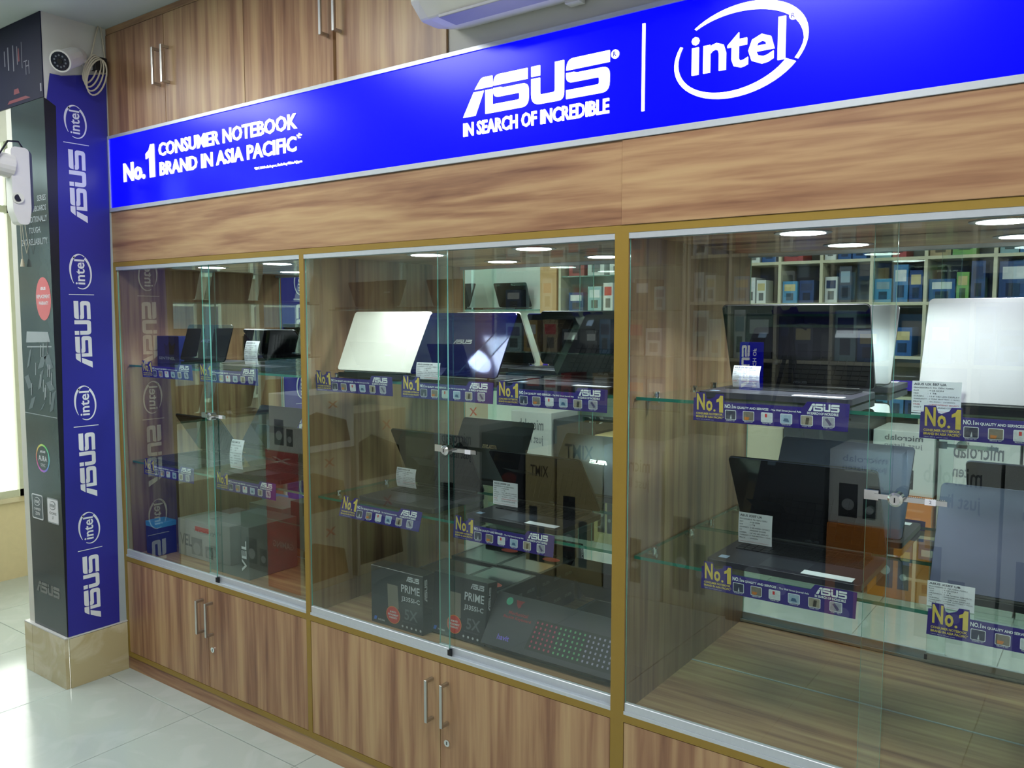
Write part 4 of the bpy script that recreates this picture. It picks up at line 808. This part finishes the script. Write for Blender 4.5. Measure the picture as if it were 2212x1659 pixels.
for (w, col, h, lab) in specs:
    if i in (7,):
        carton(x, x + w, -2.42, -2.05, 0, .56, (222, 130, 46), 'orange carton under the eighth white carton of the row opposite', None, None, ()); z0 = .561
    else: z0 = 0
    carton(x, x + w, -2.42, -2.05 - rc.uniform(0, .04), z0, h, col, lab, None, None, (('microlab', .85, (110, 112, 120)), ('just listen', .72, (140, 142, 150))) if col == CW else (('XIMT', .8, (110, 90, 60)),) if col == CT else ())
    x += w + .015; i += 1
# lit table sign
ts = thing('lit_table_sign', (1.90, -2.165, .932), 'small upright lit blue sign with white lettering on the charcoal carton', 'sign')
MB().box(1.855, 1.945, -2.24, -2.09, .9325, .945).box(1.885, 1.915, -2.18, -2.15, .945, 1.14).build('stand', BLACK, ts)
MB().box(1.85, 1.955, -2.19, -2.14, 1.14, 1.375).build('blue_face', SIGNB, ts, bevel=.004)
mb = MB(); asus(mb, (1.862, -2.1392, 1.15), Z_, X_, .21, .04); text(mb, 'IN SEARCH OF', (1.918, -2.1392, 1.155), Z_, X_, .018, .19, .02); mb.build('lettering', SIGNW, ts)

# window display by the shop front, seen in the reflections of the left bay
wdp = thing('window_display', (-1.5, -1.6, 0), 'glass shelved window display with laptops against the bright shop front', 'display')
MB().box(-1.68, -1.34, -2.28, -.98, 0, .46).build('base_cupboard', PALW, wdp)
for y in (-2.27, -.99): MB().box(-1.67, -1.35, y - .004, y + .004, .46, 1.95).build('glass_end_panel', MATS['display glass'], wdp)
for z in (.84, 1.21, 1.59): MB().box(-1.66, -1.36, -2.25, -1.01, z - .008, z, 0, {0: 1, 1: 1, 2: 1, 3: 1}).build('glass_shelf', [GSH, GED], wdp)
for zi, z in enumerate((.84, 1.21, 1.59)):
    for yi, y in enumerate((-1.24, -1.63, -2.03)):
        o = laptop(-.16, .16, 0, z, .20, .35, ('slate', 'black', 'black')[(yi + zi) % 3], 'black', 1, 'dark laptop in the window display, %s shelf, %s' % (('lowest', 'middle', 'top')[zi], ('nearest the pillar', 'in the middle', 'farthest from the pillar')[yi]), .22)
        o.location = (-1.61, y, z); o.rotation_euler = (0, 0, math.pi / 2); o['group'] = 'laptops in the window display'

# the street outside the shop front (lit by the sky, seen only in reflections)
tag(MB().box(-14, XL - 1.5, -14, 8, -.12, -.05).build('floor_street', mat('pale street paving', rgb(150, 150, 146), .8)), 'pale street paving outside the shop front', 'ground', kind='structure')
hb = thing('added_street_building', (-7.5, -7.5, -.05), 'added beige building across the street, darkening the reflections', 'building')  # added building, sized to darken the shop front reflections below the sky
MB().box(-8.2, -7, -12.5, -2.6, -.05, 2.85).build('wall', mat('beige render', rgb(150, 140, 118), .8, var=.15, vs=1.2), hb)
MB().box(-8.3, -6.8, -12.6, -2.5, 2.85, 3.0).build('parapet', mat('grey concrete', rgb(120, 120, 116), .8), hb)
for i in range(7):
    y = -12.0 + i * 1.35
    for z, h in ((.3, 1.4), (2.05, .6)):
        w_ = MB().box(-7.0, -6.95, y, y + .85, z, z + h).build('window', FR, hb)
        MB().box(-6.95, -6.94, y + .06, y + .79, z + .06, z + h - .06).build('pane', mat('dusk blue pane', rgb(70, 96, 110), .15), w_)

tp = thing('small_tripod', (2.075, -2.22, .9305), 'small black camera tripod standing on the wide charcoal carton', 'tripod')
top = Vector((2.075, -2.22, 1.42))
MB().box(2.055, 2.095, -2.235, -2.205, 1.45, 1.49).cyl(top, (2.075, -2.22, 1.455), .012, 12).build('head', BLACK, tp, bevel=.002)
MB().cyl((2.075, -2.22, 1.18), (2.075, -2.22, 1.42), .008, 10).build('centre_column', BLACK, tp)
MB().cyl((2.08, -2.22, 1.47), (2.16, -2.17, 1.44), .005, 8).build('pan_handle', BLACK, tp)
for (dx, dy) in ((-.085, .08), (.10, .10), (.02, -.13)): MB().cyl(top, (2.075 + dx, -2.22 + dy, .9405), .011, 10, .007).cyl((2.075 + dx, -2.22 + dy, .9405), (2.075 + dx, -2.22 + dy, .931), .010, 10).build('leg', BLACK, tp)
